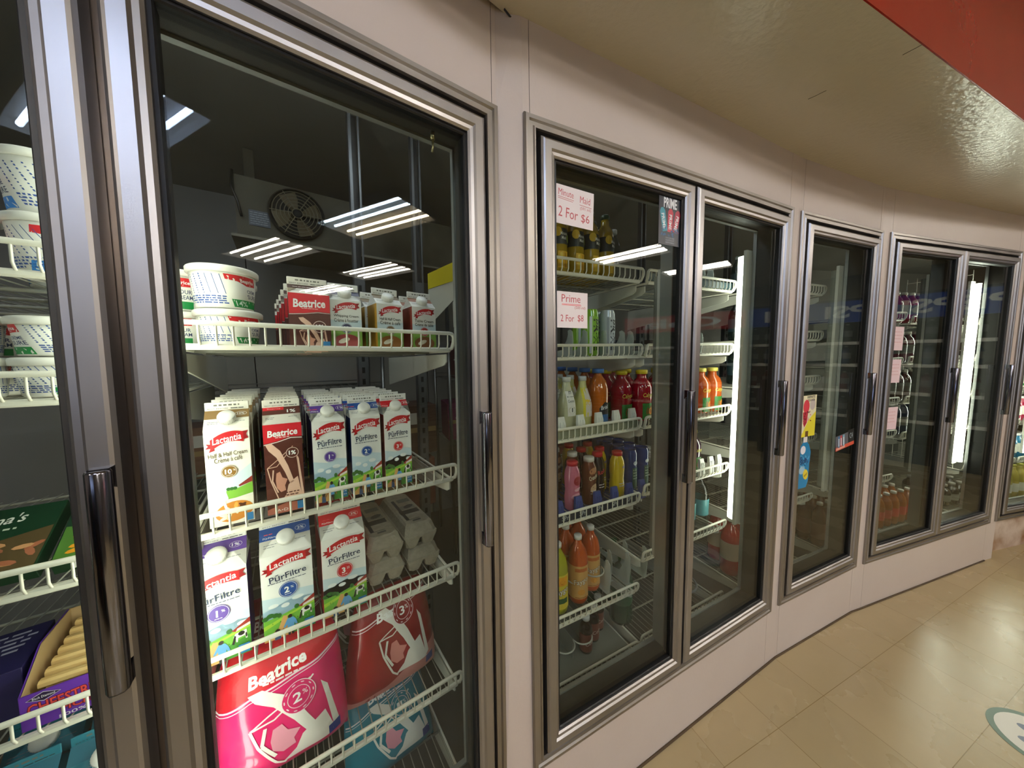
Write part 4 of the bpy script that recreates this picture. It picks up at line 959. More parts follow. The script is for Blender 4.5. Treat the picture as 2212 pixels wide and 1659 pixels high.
# ================================================================== bottles and cans
def bottle(name, kind, R_, H, liq, capc, lab=None, art=None, cat='bottle', clear=False, capR=None, fill=1):
    t = thing(name, 'x', cat)
    LQ = CLEAR if clear else mat('drink_' + liq.lstrip('#'), liq, .14, coat=.6)
    n = .0135
    P = {'soda': [(R_ * .7, 0), (R_ * .95, .006), (R_, .02), (R_ * .97, H * .35), (R_, H * .6), (R_ * .97, H * .68), (R_ * .78, H * .80), (R_ * .45, H * .88), (n, H * .92), (n, H * .97)],
         'wide': [(R_ * .8, 0), (R_, .006), (R_, H * .55), (R_ * .98, H * .66), (R_ * .80, H * .76), (R_ * .50, H * .83), (R_ * .44, H * .86), (R_ * .44, H * .95)],
         'slim': [(R_ * .85, 0), (R_, .006), (R_, H * .45), (R_ * .92, H * .55), (R_ * .55, H * .75), (R_ * .42, H * .84), (R_ * .40, H * .95)],
         'milk': [(R_ * .8, 0), (R_, .008), (R_, H * .25), (R_ * .9, H * .38), (R_ * .97, H * .5), (R_, H * .62), (R_ * .9, H * .74), (R_ * .62, H * .84), (R_ * .58, H * .87)],
         'can': [(R_ * .75, 0), (R_ * .95, .004), (R_, .012), (R_, H - .014), (R_ * .86, H - .003), (R_ * .86, H), (R_ * .80, H), (R_ * .80, H - .004), (.001, H - .004)]}[kind]
    seg = 18
    mb = MB(); mb.lathe(P, LQ, seg); mb.build('can_body' if kind == 'can' else 'bottle_body', t)
    ri = lambda v: next((a[0] + (b[0] - a[0]) * (v - a[1]) / (b[1] - a[1] + 1e-9) for a, b in zip(P, P[1:]) if a[1] <= v <= b[1]), R_)
    if lab:
        z0, z1, lc = lab; mb = MB(); k = 5
        mb.lathe([(ri(z0 + (z1 - z0) * i / k) + .0006, z0 + (z1 - z0) * i / k) for i in range(k + 1)], ink(lc), seg, cap=False)
        if art: art.put(mb, cyl(lambda v: ri(v) + .0012), .02)
        mb.build('label', t)
    elif art:
        mb = MB(); art.put(mb, cyl(lambda v: ri(v) + .0005), .02); mb.build('printed_label', t)
    if capc:
        cr = capR or max(n + .002, P[-1][0] + .0015); zt = P[-1][1]; mb = MB()
        mb.lathe([(cr, zt - .006), (cr, zt + .009), (cr * .9, zt + .011), (.001, zt + .011)], mat('cap_' + capc.lstrip('#'), capc, .35), 16); mb.build('cap', t)
    return t
def txt_art(*lines):   # (text, u, v, w, h, colour, vertical)
    a = Art()
    for L in lines: a.text(L[0], L[1], L[2], L[3], L[4], L[5], .012, 0, L[6] if len(L) > 6 else 0)
    return a
def rowb(o, k, s, z, n0, step, cnt, desc, where, group, rz=0): row(o, k, s, z, n0, step, cnt, desc, where, group, rz)
def deco(a, fs):
    for f in fs: f(a)
    return a
A2 = 'behind the price-paper door'
# top shelf: yellow juice
aj = Art(); aj.rect(-.02, .02, .02, .075, '#e8b514', 2); aj.up(); aj.rect(-.013, -.004, .02, .07, '#f4cf3a'); aj.rect(.004, .012, .02, .07, '#c98f0c')
aj.l = 4; aj.ell(-.02, .138, .014, .016, '#d9b32c', 10); aj.ell(.024, .118, .012, .014, '#7c8f3a', 10); aj.up(); aj.text('Minute', .002, .132, .026, .011, '#f2f2ee', .01); aj.text('Maid', .002, .118, .018, .011, '#f2f2ee', .01)
mm = bottle('juice_bottle', 'wide', .0335, .235, '#a88a1c', '#24402a', (.098, .150, '#17201f'), aj)
for i, s_ in enumerate((.195, .266, .337, .408, .478)):
    rowb(mm, 2, s_ + .0, 1.728, .245, .068, 3, 'yellow juice bottle with black label, column %s' % ('one', 'two', 'three', 'four', 'five')[i], A2, 'yellow juice bottles', (i - 1) * .1)
wt = bottle('water_bottle', 'soda', .030, .225, '#d0d8d8', '#c8cccc', clear=True)
for i, (s_, n_) in enumerate(((.545, .36), (.60, .33), (.552, .45), (.61, .43))): place(wt, root_state.setdefault('wt', {}), at(2, s_, n_, 1.728), 'clear water bottle, %s, %s' % (('left front', 'right front', 'left back', 'right back')[i], A2), 'clear water bottles')
# second shelf: tall energy drink cans
for c, s_, nm_, tc_ in (('#8fc43a', .415, 'lime green', '#1a1d18'), ('#c9ced4', .497, 'silver white', '#2a2c34')):
    a = Art(); a.rect(-.028, .028, .01, .145, c, 4); a.up(); a.rect(-.024, -.014, .01, .145, '#e4e8ea' if c != '#c9ced4' else '#9aa0a8'); a.l = 3
    a.text('PRIME', .004, .078, .115, .026, tc_, .03, 0, -PI / 2)
    cn = bottle('energy_drink_can', 'can', .029, .172, c, None, None, a, 'can')
    rowb(cn, 2, s_, 1.446, .25, .062, 2, nm_ + ' tall energy drink can', A2, 'tall energy drink cans')
# dividers and bottle tracks
def divider(big=False):
    t = thing('shelf_divider', 'x', 'shelf divider'); mb = MB(); DP = mat('frosted_plastic', '#cdd3cd', .3, alpha=.55)
    H = .095 if not big else .14
    P = [(0, 0), (-.008, H * .55), (-.004, H * .9), (.010, H), (.022, H * .96), (.020, H * .82), (.028, H * .62), (.055, H * .25), (.12, .018), (.50, .012), (.50, 0)]
    mb.prism(P, -.0015, .0015, DP, 'x'); mb.build('fin', t)
    mb = MB(); mb.box(-.012, .012, 0, .5, -.0, .003, DP); mb.build('foot', t); return t
dv = divider(); dvb = divider(True)
for i, s_ in enumerate((.140, .222, .302, .366, .457, .548, .592)): place(dv, root_state.setdefault('dv', {}), at(2, s_, .215, 1.447), 'frosted plastic divider fin, %s from the left on the energy drink shelf' % (NTH[i] if i else 'first'), 'plastic divider fins')
def track(c):
    t = thing('bottle_track', 'x', 'bottle track'); mb = MB(); M = mat('track_' + c.lstrip('#'), c, .4)
    mb.hull([(x * q, y, z) for x in (-1, 1) for q, y, z in ((.017, -.012, 0), (.017, .0, 0), (.013, -.006, .078), (.013, .004, .076), (.016, -.012, .05), (.016, .002, .05))], M)
    for x in (-.006, .006): mb.box(x - .001, x + .001, -.0135, -.011, .005, .06, M)
    mb.build('front_stop', t); mb = MB(); mb.box(-.012, .012, 0, .45, 0, .006, M)
    for x in (-.030, .030): mb.box(x - .002, x + .002, 0, .45, 0, .008, M)
    mb.build('glide_rail', t); return t
tw = track('#e9e9e2'); tbk = track('#34468c')
for i, s_ in enumerate((.215, .30, .385, .47, .555)): place(tw, root_state.setdefault('tw', {}), at(2, s_ + .03, .207, 1.160), 'white bottle track stop, %s from the left under the bottled drinks' % (NTH[i] if i else 'first'), 'white bottle track stops')
for i, s_ in enumerate((.20, .285, .375, .46, .54, .61)): place(tbk, root_state.setdefault('tb', {}), at(2, s_ + .035, .207, .857), 'blue bottle track stop, %s from the left under the milk drinks' % (NTH[i] if i else 'first'), 'blue bottle track stops')
# third shelf
a = Art(); a.l = 2; a.rect(-.018, .018, .06, .15, '#ece9e0', 3); a.up(); a.text('m', 0, .145, .012, .012, '#222'); a.text('Coconut', 0, .115, .028, .010, '#333', .01, .2); a.dashes(-.014, .014, .13, .003, '#444', 3); a.ell(0, .082, .014, .014, '#c9bda6', 16); a.up(); a.ell(0, .082, .009, .009, '#f4f0e8', 14); a.rect(-.002, .002, .075, .09, '#444')
co = bottle('coconut_drink_bottle', 'slim', .036, .200, '#c9c7a4', '#d8d8d4', None, a)
for i, s_ in enumerate((.225, .312)): rowb(co, 2, s_, 1.170, .262, .076, 3, ('partly hidden', 'white labelled')[i] + ' coconut drink bottle', A2, 'pale coconut drink bottles')
a = Art(); a.l = 2; a.rect(-.010, .030, .05, .155, '#e3d9d0', 3); a.poly([(-.02, .05), (.0, .05), (.004, .10), (-.004, .16), (-.02, .16)], '#e8da2c'); a.up(); a.ell(.0, .105, .012, .017, '#f2c81e', 14); a.ell(.018, .09, .008, .02, '#9c5a4a', 10); a.ell(.02, .125, .008, .012, '#7a4a8c', 10)
pi_ = bottle('lemon_drink_bottle', 'slim', .035, .200, '#d8d48c', '#cfd2d4', None, a)
rowb(pi_, 2, .386, 1.170, .262, .076, 3, 'yellow fruit printed clear drink bottle', A2, 'fruit printed drink bottles')
a = Art(); a.l = 2; a.poly([(-.022, .075), (.0, .098), (.026, .092), (.026, .05), (-.022, .05)], '#15181f'); a.rect(-.022, .026, .015, .05, '#2a6ba8', 3); a.up(); a.text('Brisk', .002, .078, .036, .016, '#eef2f6', .015, .15, .15)
bt = bottle('iced_tea_bottle', 'soda', .040, .222, '#c0641a', '#3f6fb4', None, a, capR=.023)
rowb(bt, 2, .468, 1.170, .268, .082, 4, 'orange iced tea bottle with blue cap', A2, 'iced tea bottles')
def calypso(liq):
    a = Art(); a.l = 2; a.rect(-.03, .03, .008, .075, '#2f7a34', 4); a.up(); a.ell(.008, .04, .022, .026, '#a33a1c', 16); a.up(); a.ell(.012, .042, .014, .016, '#e0973a', 12); a.text('Calypso', -.0, .108, .058, .022, '#e2d65a', .006, .15, .05); return a
cr = bottle('lemonade_bottle', 'wide', .043, .212, '#9c1024', '#d9c21c', None, calypso(0), capR=.024)
for i, s_ in enumerate((.700, .605)): rowb(cr, 2, s_, 1.170, .262 + .02 * i, .09, 3, ('right', 'left')[i] + ' red lemonade bottle with yellow cap', A2, 'red lemonade bottles')
# fourth shelf: milk drinks
def milkd(nm, body, capc, txt, tc_, extra=None):
    a = Art(); a.l = 2
    if extra: extra(a)
    if txt: a.up(); a.text(txt, 0, .115, .040, .018, tc_, .02, .1, .3)
    a.dashes(-.014, .014, .06, .003, '#e8dcd8', 2); a.dashes(-.014, .014, .05, .003, '#e8dcd8', 2)
    return bottle(nm, 'milk', .031, .205, body, capc, None, a, capR=.021)
sb = milkd('strawberry_milk_bottle', '#c96c86', '#c01c30', '', '#fff', lambda a: (a.ell(.004, .118, .018, .018, '#a02034', 14), a.ell(-.004, .06, .02, .01, '#e39aae', 12, .3), a.ell(.006, .085, .016, .007, '#eab0c0', 12, .2)))
for i, (s_, n_) in enumerate(((.332, .255), (.290, .345), (.245, .43))): place(sb, root_state.setdefault('sb', {}), at(2, s_, n_, .863), 'pink strawberry milk bottle with red cap, %s one %s' % (NTH[i], A2), 'strawberry milk bottles')
cr_ = milkd('chocolate_milk_bottle', '#6a3420', '#e2ddd4', 'Crunchie', '#f2e2c8', lambda a: (a.ell(0, .14, .02, .012, '#b5784e', 12, .4), a.ell(.004, .07, .02, .014, '#d8b088', 12, .7)))
for i, (s_, n_) in enumerate(((.418, .262), (.40, .345), (.37, .43))): place(cr_, root_state.setdefault('cr', {}), at(2, s_, n_, .863), 'brown chocolate milk bottle with pale cap, %s one %s' % (NTH[i], A2), 'chocolate milk bottles')
ro = milkd('caramel_milk_bottle', '#241418', '#c8202c', 'Rolo', '#c8343c')
for i, (s_, n_) in enumerate(((.487, .292), (.47, .375))): place(ro, root_state.setdefault('ro', {}), at(2, s_, n_, .863), 'black caramel milk bottle with red cap, %s one %s' % (NTH[i], A2), 'black caramel milk bottles')
nq = milkd('yellow_milk_bottle', '#e3c016', '#c81e22', '', '#fff', lambda a: (a.text('Nesquik', .014, .13, .026, .014, '#4a3aa0', .02, .1, .4), a.rect(.014, .018, .04, .09, '#6a5a1a')))
for i, (s_, n_) in enumerate(((.566, .262), (.545, .345), (.46, .45), (.55, .43))): place(nq, root_state.setdefault('nq', {}), at(2, s_, n_, .863), 'bright yellow milk bottle with red cap, %s one %s' % (NTH[i], A2), 'yellow milk bottles')
a = Art(); a.l = 2; a.ell(.004, .13, .012, .009, '#c9d0dc', 12); a.rect(-.012, .018, .02, .11, '#1e4a3c', 3)
for j in range(4): a.up(); a.dashes(-.008, .014, .10 - j * .012, .004, '#9fb3a8', 2)
bc = bottle('blue_drink_can', 'can', .0315, .185, '#1c3474', None, None, a, 'can')
for i, s_ in enumerate((.655, .725)): rowb(bc, 2, s_, .857, .28, .068, 5, ('left', 'right')[i] + ' dark blue tall drink can', A2, 'blue tall drink cans')
# price strip behind the rail
def strip(k, sc, z, c, label, words=None):
    t = thing('price_strip', label, 'price strip', at(k, sc, N0 - .002, z)); mb = MB(); mb.box(-.27, .27, -.001, .0015, .008, .038, mat('strip_' + c.lstrip('#'), c, .4)); mb.build('strip', t)
    if words:
        a = Art()
        for i in range(7): a.text(words, -.23 + i * .078, .023, .030, .017, '#c9d2d6', .01, 0, .0)
        mb = MB(); a.put(mb, flat(-.001)); mb.build('strip_print', t)
strip(2, D2L, .852, '#16243c', 'dark blue price strip in the rail under the milk drinks', 'SPr')
strip(2, D2L, 1.155, '#8e927c', 'grey green price strip in the rail under the bottled drinks')
strip(2, D2R, 1.723, '#2a4650', 'teal price strip in the top rail by the lit tube')
# fifth shelf
def soda(nm, liq, capc, lc, word, tc_, extra=None, R_=.0395, H=.268):
    a = Art(); a.l = 3
    if extra: extra(a)
    a.up(); a.text(word, -.0, H * .36, R_ * 1.6, H * .11, '#6a2a14', .05, .2, .25); a.up(); a.text(word, -.0, H * .36, R_ * 1.55, H * .10, tc_, .012, .2, .25)
    return bottle(nm, 'soda', R_, H, liq, capc, (H * .10, H * .60, lc), a)
fo_ = soda('orange_soda_bottle', '#c0521c', '#ece8e2', '#d9a45e', 'Faygo', '#f2e6d0', lambda a: (a.rect(-.026, .026, .138, .152, '#c66a2c', 3), a.rect(-.026, .026, .030, .034, '#a86a2c', 3), a.ell(.0, .055, .016, .012, '#e09a3a', 10)))
for i, s_ in enumerate((.364, .452)): rowb(fo_, 2, s_, .475, .262 + .03 * i, .084, 3, ('left', 'right')[i] + ' orange soda bottle with white cap', A2, 'orange soda bottles', -.3)
fp = soda('pineapple_soda_bottle', '#a8a81e', '#ece8e2', '#d8c23c', 'Faygo', '#f4f0e0', lambda a: (a.rect(-.026, .026, .12, .155, '#e8a01e', 3), a.ell(.004, .135, .010, .008, '#b54a1c', 10), a.rect(-.026, .026, .05, .07, '#2e5a34', 3)))
rowb(fp, 2, .262, .475, .255, .084, 2, 'yellow pineapple soda bottle', A2, 'pineapple soda bottles', -.2)
dk = soda('dark_soda_bottle', '#1c1816', '#d9d6d0', '#3a302a', 'Cola', '#9a8a7a')
for i, (s_, n_) in enumerate(((.46, .46), (.395, .52), (.30, .46))): place(dk, root_state.setdefault('dk', {}), at(2, s_, n_, .475), 'dark soda bottle with white cap, %s one behind the orange sodas' % NTH[i], 'dark soda bottles')
for i, (s_, n_) in enumerate(((.49, .25), (.545, .3), (.60, .25), (.655, .32), (.70, .25))): place(dvb, root_state.setdefault('dvb', {}), at(2, s_, n_ - .03, .476), 'tall plastic divider hook, %s from the left beside the orange sodas' % (NTH[i] if i else 'first'), 'tall plastic divider hooks')
def ringrack(k, s, n, z, cnt, label):
    t = thing('bottle_ring_rack', label, 'bottle rack', at(k, s, n, z)); mb = MB(); M = mat('frosted_ring', '#cfcfc4', .35, alpha=.8)
    for i in range(cnt):
        c_ = -(cnt - 1) * .044 + i * .088; mb.tube([(c_ + .043 * math.cos(a), .02 + .043 * math.sin(a), .085) for a in (PI + PI * j / 14 for j in range(15))], .003, M, 6)
    mb.build('ring', t); mb = MB()
    for i in range(cnt + 1): mb.box(-cnt * .044 + i * .088 - .0012, -cnt * .044 + i * .088 + .0012, .02, .42, 0, .088, mat('frosted_plastic2', '#b9bdb4', .3, alpha=.45))
    mb.build('channel_wall', t)
ringrack(2, .408, .255, .475, 2, 'clear plastic ring rack holding the two orange soda bottles')
ringrack(2, .30, .250, .212, 3, 'empty clear plastic ring rack on the lowest shelf of the price-paper door')
# lowest shelf
t = thing('shelf_mat', 'grey frosted mat lying on the lowest shelf of the price-paper door', 'shelf mat', at(2, D2L, .215, .2095)); mb = MB(); mb.box(-.265, .265, 0, .50, 0, .0018, mat('frosted_mat', '#8f9188', .35)); mb.build('mat_sheet', t)
ds = soda('small_cola_bottle', '#241a16', '#e9e7e4', '#7a4238', 'Cola', '#e0c9c0', None, .027, .152)
for i, (s_, n_) in enumerate(((.415, .275), (.478, .305), (.535, .34))): place(ds, root_state.setdefault('ds', {}), at(2, s_, n_, .2125), 'small dark cola bottle with white cap, %s of three on the lowest shelf' % ('left', 'middle', 'right')[i], 'small cola bottles')
gr = bottle('green_soda_bottle', 'soda', .052, .31, '#1c4a30', '#1f5a30', (.1, .2, '#2a5a3a'), None)
for i, (s_, n_) in enumerate(((.665, .33), (.62, .48), (.735, .45))): place(gr, root_state.setdefault('gr', {}), at(2, s_, n_, .212), 'large green soda bottle, %s one low in the drinks unit' % NTH[i], 'large green soda bottles')

# right-hand drinks door
B2 = 'behind the lit-tube drinks door'
ca = bottle('amber_lemonade_bottle', 'wide', .043, .212, '#b5521a', '#cfc25a', None, calypso(0), capR=.024)
for i, s_ in enumerate((1.203, 1.113, 1.023)): rowb(ca, 2, s_ - .02, 1.162, .262, .09, 3, ('right', 'middle', 'left')[i] + ' amber lemonade bottle', B2, 'amber lemonade bottles')
for i, s_ in enumerate((.80, .90)): rowb(cr, 2, s_, 1.162, .262, .09, 2, ('left', 'right')[i] + ' red lemonade bottle', B2, 'red lemonade bottles')
cp = bottle('purple_lemonade_bottle', 'wide', .040, .20, '#3a1c34', '#c9b41c', None, calypso(0), capR=.022)
rowb(cp, 2, 1.045, .882, .262, .09, 2, 'dark purple lemonade bottle', B2, 'purple lemonade bottles')
for i, s_ in enumerate((1.03, 1.10, 1.16)): place(tw, root_state['tw'], at(2, s_, .207, .880), 'white bottle track stop, %s from the left behind the lit-tube door' % (NTH[i] if i else 'first'), 'white bottle track stops')
for i, s_ in enumerate((.90, .96, 1.02)): place(dv, root_state['dv'], at(2, s_, .215, 1.447), 'frosted divider fin, %s from the left, energy shelf of lit-tube door' % (NTH[i] if i else 'first'), 'plastic divider fins')
for i, s_ in enumerate((.90, .96, 1.02, 1.08)): place(dv, root_state['dv'], at(2, s_, .215, 1.73), 'frosted divider fin, %s from the left, top shelf of lit-tube door' % (NTH[i] if i else 'first'), 'plastic divider fins')
tl = bottle('clear_water_bottle', 'soda', .043, .25, '#9cc', '#dfe8e8', (.06, .14, '#3f7f86'), None, clear=True)
for i, s_ in enumerate((1.115, 1.015)): rowb(tl, 2, s_, .595, .262, .1, 2, ('right', 'left')[i] + ' clear water bottle with teal label', B2, 'large clear water bottles')
rd = bottle('red_soda_bottle', 'soda', .052, .31, '#a32a24', '#b9b2ac', (.09, .19, '#b3a08c'), None)
for i, (s_, n_) in enumerate(((.23, .30), (.12, .30), (.18, .42), (.30, .42))): place(rd, root_state.setdefault('rd', {}), at(3, s_, n_, .206), 'large red soda bottle, %s one %s' % (NTH[i], B2), 'large red soda bottles')
t = thing('wire_coil', 'round grey coil lying on the lowest shelf by the red bottles', 'coil', at(2, 1.10, .35, .232)); mb = MB()
for r_, M_ in ((.085, '#8d9097'), (.055, '#aaaeb4')): mb.tube([(r_ * math.cos(a), r_ * math.sin(a), 0) for a in (2 * PI * i / 28 for i in range(29))], .006, M_, 6)
mb.build('outer_ring', t); mb = MB(); mb.lathe([(.05, -.006), (.05, 0), (.02, .004), (.001, .004)], '#c0c4ca', 24); mb.build('centre_disc', t)

# ---------------------------------------------- notes and stickers on the glass
def sheet(nm, k, s0, s1, z0, z1, M, art, label, cat, lean=0, n=.0012):
    t = thing(nm, label, cat, F[k] @ T((s0 + s1) / 2, n, (z0 + z1) / 2) @ RY(lean)); w_, h = s1 - s0, z1 - z0; mb = MB()
    mb.box(-w_ / 2, w_ / 2, 0, .0006, -h / 2, h / 2, M); mb.build('sheet', t); mb = MB(); art.put(mb, flat(0), None, .00006); mb.build('writing', t); return t
R1 = '#b8424a'
a = Art(); w_, h = .122, .094
a.text('Minute', -.030, .030, .048, .016, R1, 0, 0, -.03); a.text('Maid', .032, .024, .034, .017, R1, 0, 0, -.02); a.line([(-.055, .019), (-.005, .016)], .0012, R1); a.line([(-.055, .015), (-.008, .012)], .0012, R1); a.line([(.014, .010), (.054, .008)], .0012, R1)
a.text('(591 ml)', .034, .001, .036, .010, R1); a.text('2 For', -.022, -.018, .062, .026, R1, 0, 0, -.04); a.text('$6', .034, -.024, .028, .024, R1)
sheet('price_note', 2, .093, .215, 1.792, 1.888, PAPER, a, 'white paper note reading Minute Maid 2 for 6 dollars', 'price note', .03)
a = Art(); a.text('Prime', -.004, .030, .062, .020, R1); a.line([(-.034, .015), (.028, .015)], .0013, '#e0454a'); a.line([(-.034, .0125), (.03, .0125)], .0013, '#e0454a'); a.text('(500 ml)', .026, .006, .036, .009, R1)
a.text('2 For', -.016, -.022, .044, .018, R1); a.text('$8', .028, -.022, .020, .020, R1)
sheet('price_note', 2, .092, .195, 1.527, 1.622, PAPER, a, 'white paper note reading Prime 2 for 8 dollars', 'price note', .01)
a = Art(); a.text('PRIME', -.001, .052, .060, .030, '#f0f2f4', .03)
for x, c, rt in ((-.030, '#3f97a8', -.22), (.0, '#c23a4c', .05), (.028, '#b2384c', .25)):
    cr__, sr__ = math.cos(-rt), math.sin(-rt); R4 = lambda p, q: (x + p * cr__ - q * sr__, .0 + p * sr__ + q * cr__)
    a.poly([R4(-.011, -.034), R4(.011, -.034), R4(.012, .026), R4(.005, .036), R4(-.005, .036), R4(-.012, .026)], c); a.up(); a.text('PRIME', x, -.004, .046, .013, '#eef2f4', .02, 0, -PI / 2 - rt)
for i in range(16): a.ell(random.uniform(-.04, .04), random.uniform(-.045, -.02), .006, .003, random.choice(('#2c5f8c', '#38587a', '#5a3450')), 6, random.uniform(0, 3))
for j, tx in enumerate(('NOW AVAILABLE', 'MAINTENANT', 'DISPONIBLE')): a.text(tx, 0, -.052 - j * .007, .040, .005, '#b9c2cc')
sheet('drink_poster', 2, .470, .574, 1.790, 1.938, mat('poster_navy', '#141d2c', .4), a, 'dark navy drink poster at the top of the left drinks door', 'poster')
# third unit stickers
a = Art(); w_, h = .112, .192
a.rect(-w_ / 2, w_ / 2, -h / 2, h / 2, '#ece6c0'); a.up(); a.poly([(-w_ / 2, -h / 2), (w_ / 2, -h / 2), (w_ / 2, h * .1), (.0, -h * .1)], '#e9dc3a'); a.up()
a.ell(-.022, .045, .024, .032, '#d8404e', 16); a.ell(.026, .052, .022, .026, '#c9bdb6', 16); a.up()
a.poly([(-.046, .02), (-.006, .02), (-.012, -.03), (-.03, -.05), (-.042, -.03)], '#b32a3c'); a.rect(-.02, .004, -.096, -.07, '#6a4a24'); a.text('INFINITE', .012, .088, .062, .011, '#2a2018', .02); a.text('FLAVOR', .016, .073, .054, .011, '#2a2018', .02)
for i in range(14): a.ell(random.uniform(-.04, .02), random.uniform(-.04, .02), .006, .003, random.choice(('#7c1426', '#e88a94', '#3a1018')), 7, random.uniform(0, 3))
sheet('flavour_sticker', 3, .103, .215, 1.052, 1.244, mat('sticker_yellow', '#e9dc3a', .4), a, 'yellow sticker with red frozen drink on the single door', 'sticker')
t = thing('bottle_sticker', 'blue bottle-shaped sticker under the yellow sticker', 'sticker', F[3] @ T(.142, .0010, .925)); mb = MB()
ol = [(-.045, -.118), (.030, -.118), (.044, -.09), (.046, -.02), (.052, .05), (.036, .085), (.020, .100), (.018, .126), (-.012, .126), (-.014, .100), (-.036, .08), (-.046, .04)]
mb.prism(ol, 0, .0006, mat('sticker_blue', '#1c7fb4', .4)); mb.build('sheet', t)
a = Art(); a.rect(-.012, .018, .100, .126, '#e6e2dc'); a.ell(-.010, .065, .020, .020, '#eceaf0', 16); a.up()
for i in range(24): a.ell(random.uniform(-.035, .04), random.uniform(-.03, .04), .009, .004, random.choice(('#123e78', '#0f2f66', '#5cb0d8')), 7, random.uniform(0, 3)); a.l += (i % 6 == 0)
a.ell(.020, -.055, .020, .026, '#e8d23a', 14, .4); a.ell(-.01, -.03, .024, .02, '#9fc7dc', 10, .3); a.up(); a.text('Slush', -.0, .012, .055, .024, '#0e2c60', .03, .1, .15); a.text('cool', .02, -.056, .024, .012, '#3a2a1a', .02, 0, .5)
mb = MB(); a.put(mb, flat(0), None, .00005); mb.build('print', t)
a = Art(); a.rect(-.085, .085, -.040, -.022, '#d2543c'); a.rect(.03, .085, -.022, .044, '#15181c'); a.up(); a.text('C4', .058, .012, .03, .028, '#9fb0b4', .02)
for x, c in ((-.055, '#3f78a8'), (-.035, '#c0414a'), (-.012, '#7fb0c8')): a.rect(x - .008, x + .008, -.030, .032, c); a.up(); a.rect(x - .004, x + .004, -.02, .02, '#e2e6e8')
a.rect(-.08, -.0, -.036, -.026, '#e8b0a0')
sheet('small_sticker', 3, .405, .575, .958, 1.03, mat('sticker_grey', '#5d5f66', .4), a, 'small black and red sticker near the handle of the single door', 'sticker', -.12)
for i, (z0, z1) in enumerate(((1.437, 1.561), (1.264, 1.389), (1.009, 1.131))):
    a = Art()
    for j in range(4): a.dashes(-.03, .03, .035 - j * .018, .0035, '#d6a5aa', 3)
    sheet('pink_note', 4, .100, .192 + (.008 if i == 2 else 0), z0, z1, mat('pink_paper', '#e8cfd4', .7), a, 'pale pink paper note, %s of three on the fourth unit' % ('top', 'middle', 'bottom')[i], 'paper note', .02)

# ---------------------------------------------- single-door unit contents
A3 = 'in the single-door unit'
sv = bottle('silver_drink_can', 'can', .032, .160, '#8f949c', None, None, None, 'can')
dg = bottle('dark_green_bottle', 'soda', .034, .21, '#1c2a28', '#8f9694', (.05, .12, '#2a4048'), None)
for zi, z_ in enumerate((1.752, 1.507, 1.265)):
    for i, s_ in enumerate((.20, .29, .38, .47, .56)): rowb(dg, 3, s_, z_, .30, .08, 2, 'dark drink bottle, column %s of %s shelf' % (('one', 'two', 'three', 'four', 'five')[i], NTH[zi] if zi else 'top'), A3, 'dark drink bottles')
br_ = bottle('brown_tea_bottle', 'soda', .036, .275, '#6a4030', '#d9d5cc', (.05, .15, '#8a5a48'), None)
for i in range(4):
    for j in range(4):
        place(br_, root_state.setdefault('br', {}), at(4, .085 + i * .077, .255 + j * .077, .217), 'brown tea bottle low in the pink-note unit, %s column, %s one' % (('first', 'second', 'third', 'fourth')[i], NTH[j]), 'brown tea bottles')
# ---------------------------------------------- fourth unit contents
A4 = 'in the pink-note unit'
cols = {1.624: '#8c1a30', 1.344: '#5c2030', 1.094: '#4c3a30', .884: '#2c3446', .592: '#6a3c28', .214: '#a8602a'}
names = {1.624: 'red', 1.344: 'wine red', 1.094: 'brown', .884: 'dark blue', .592: 'brown red', .214: 'orange'}
caps = {1.624: '#d0d0c8', 1.344: '#c9c9c0', 1.094: '#c9c9c0', .884: '#a8b0b8', .592: '#d8d6ce', .214: '#dcdad2'}
CN = ('one', 'two', 'three', 'four', 'five', 'six', 'seven')
for z_, c in cols.items():
    b_ = bottle('small_drink_bottle', 'soda', .034, .20 if z_ > 1 else .23, c, caps[z_], (.06, .12, {'#a8602a': '#c9503a'}.get(c, '#6a6a62')), None)
    for i in range(2): rowb(b_, 4, .50 + i * .08, z_, .27, .08, 2, '%s drink bottle, column %s' % (names[z_], CN[i]), A4, names[z_] + ' drink bottles')
    zr = min((1.604, 1.349, 1.094, .859, .209), key=lambda q: abs(q - z_))
    if z_ != .592:
        for i in range(5): rowb(b_, 4, .72 + i * .082, zr, .27, .08, 2, '%s drink bottle, seat %s' % (names[z_], CN[i]), 'of the right shelf there', names[z_] + ' drink bottles')
A5 = 'in the brightest unit'
for z_, c, nmc in ((1.604, '#9a9c90', 'grey'), (1.349, '#5a6258', 'grey green'), (1.094, '#8a8c6c', 'olive'), (.859, '#20242a', 'black')):
    b_ = bottle('tall_drink_bottle', 'soda', .036, .205, c, '#d8d8cf', (.06, .12, '#b9b9a8'), None)
    for i in range(2): rowb(b_, 4, 1.13 + i * .082, z_, .27, .085, 3, '%s tall drink bottle, column %s' % (nmc, CN[i]), A5, nmc + ' tall drink bottles')
b_ = bottle('squat_sauce_bottle', 'wide', .040, .165, '#1e1c1a', '#b9b6ae', (.04, .09, '#8c8a80'), None)
for i in range(4):
    for j in range(3): place(b_, root_state.setdefault('sq', {}), at(5, .12 + i * .09, .29 + j * .09, .30 if False else .234), 'squat black bottle low behind the brightest tube, column %s, %s one' % (CN[i], NTH[j]), 'squat black bottles')
# side grid of white wire in the brightest unit
t = thing('wire_side_grid', 'white wire grid standing beside the brightest tube', 'wire grid', at(4, 1.255, .15, 0)); mb = MB()
for i in range(7): mb.tube([(0, i * .05, .60), (0, i * .05, 1.95)], .0022, WHITEW, 4, False)
mb.build('upright_wires', t); mb = MB()
for i in range(14): mb.tube([(0, 0, .62 + i * .1), (0, .30, .62 + i * .1)], .0022, WHITEW, 4, False)
mb.build('cross_wires', t)
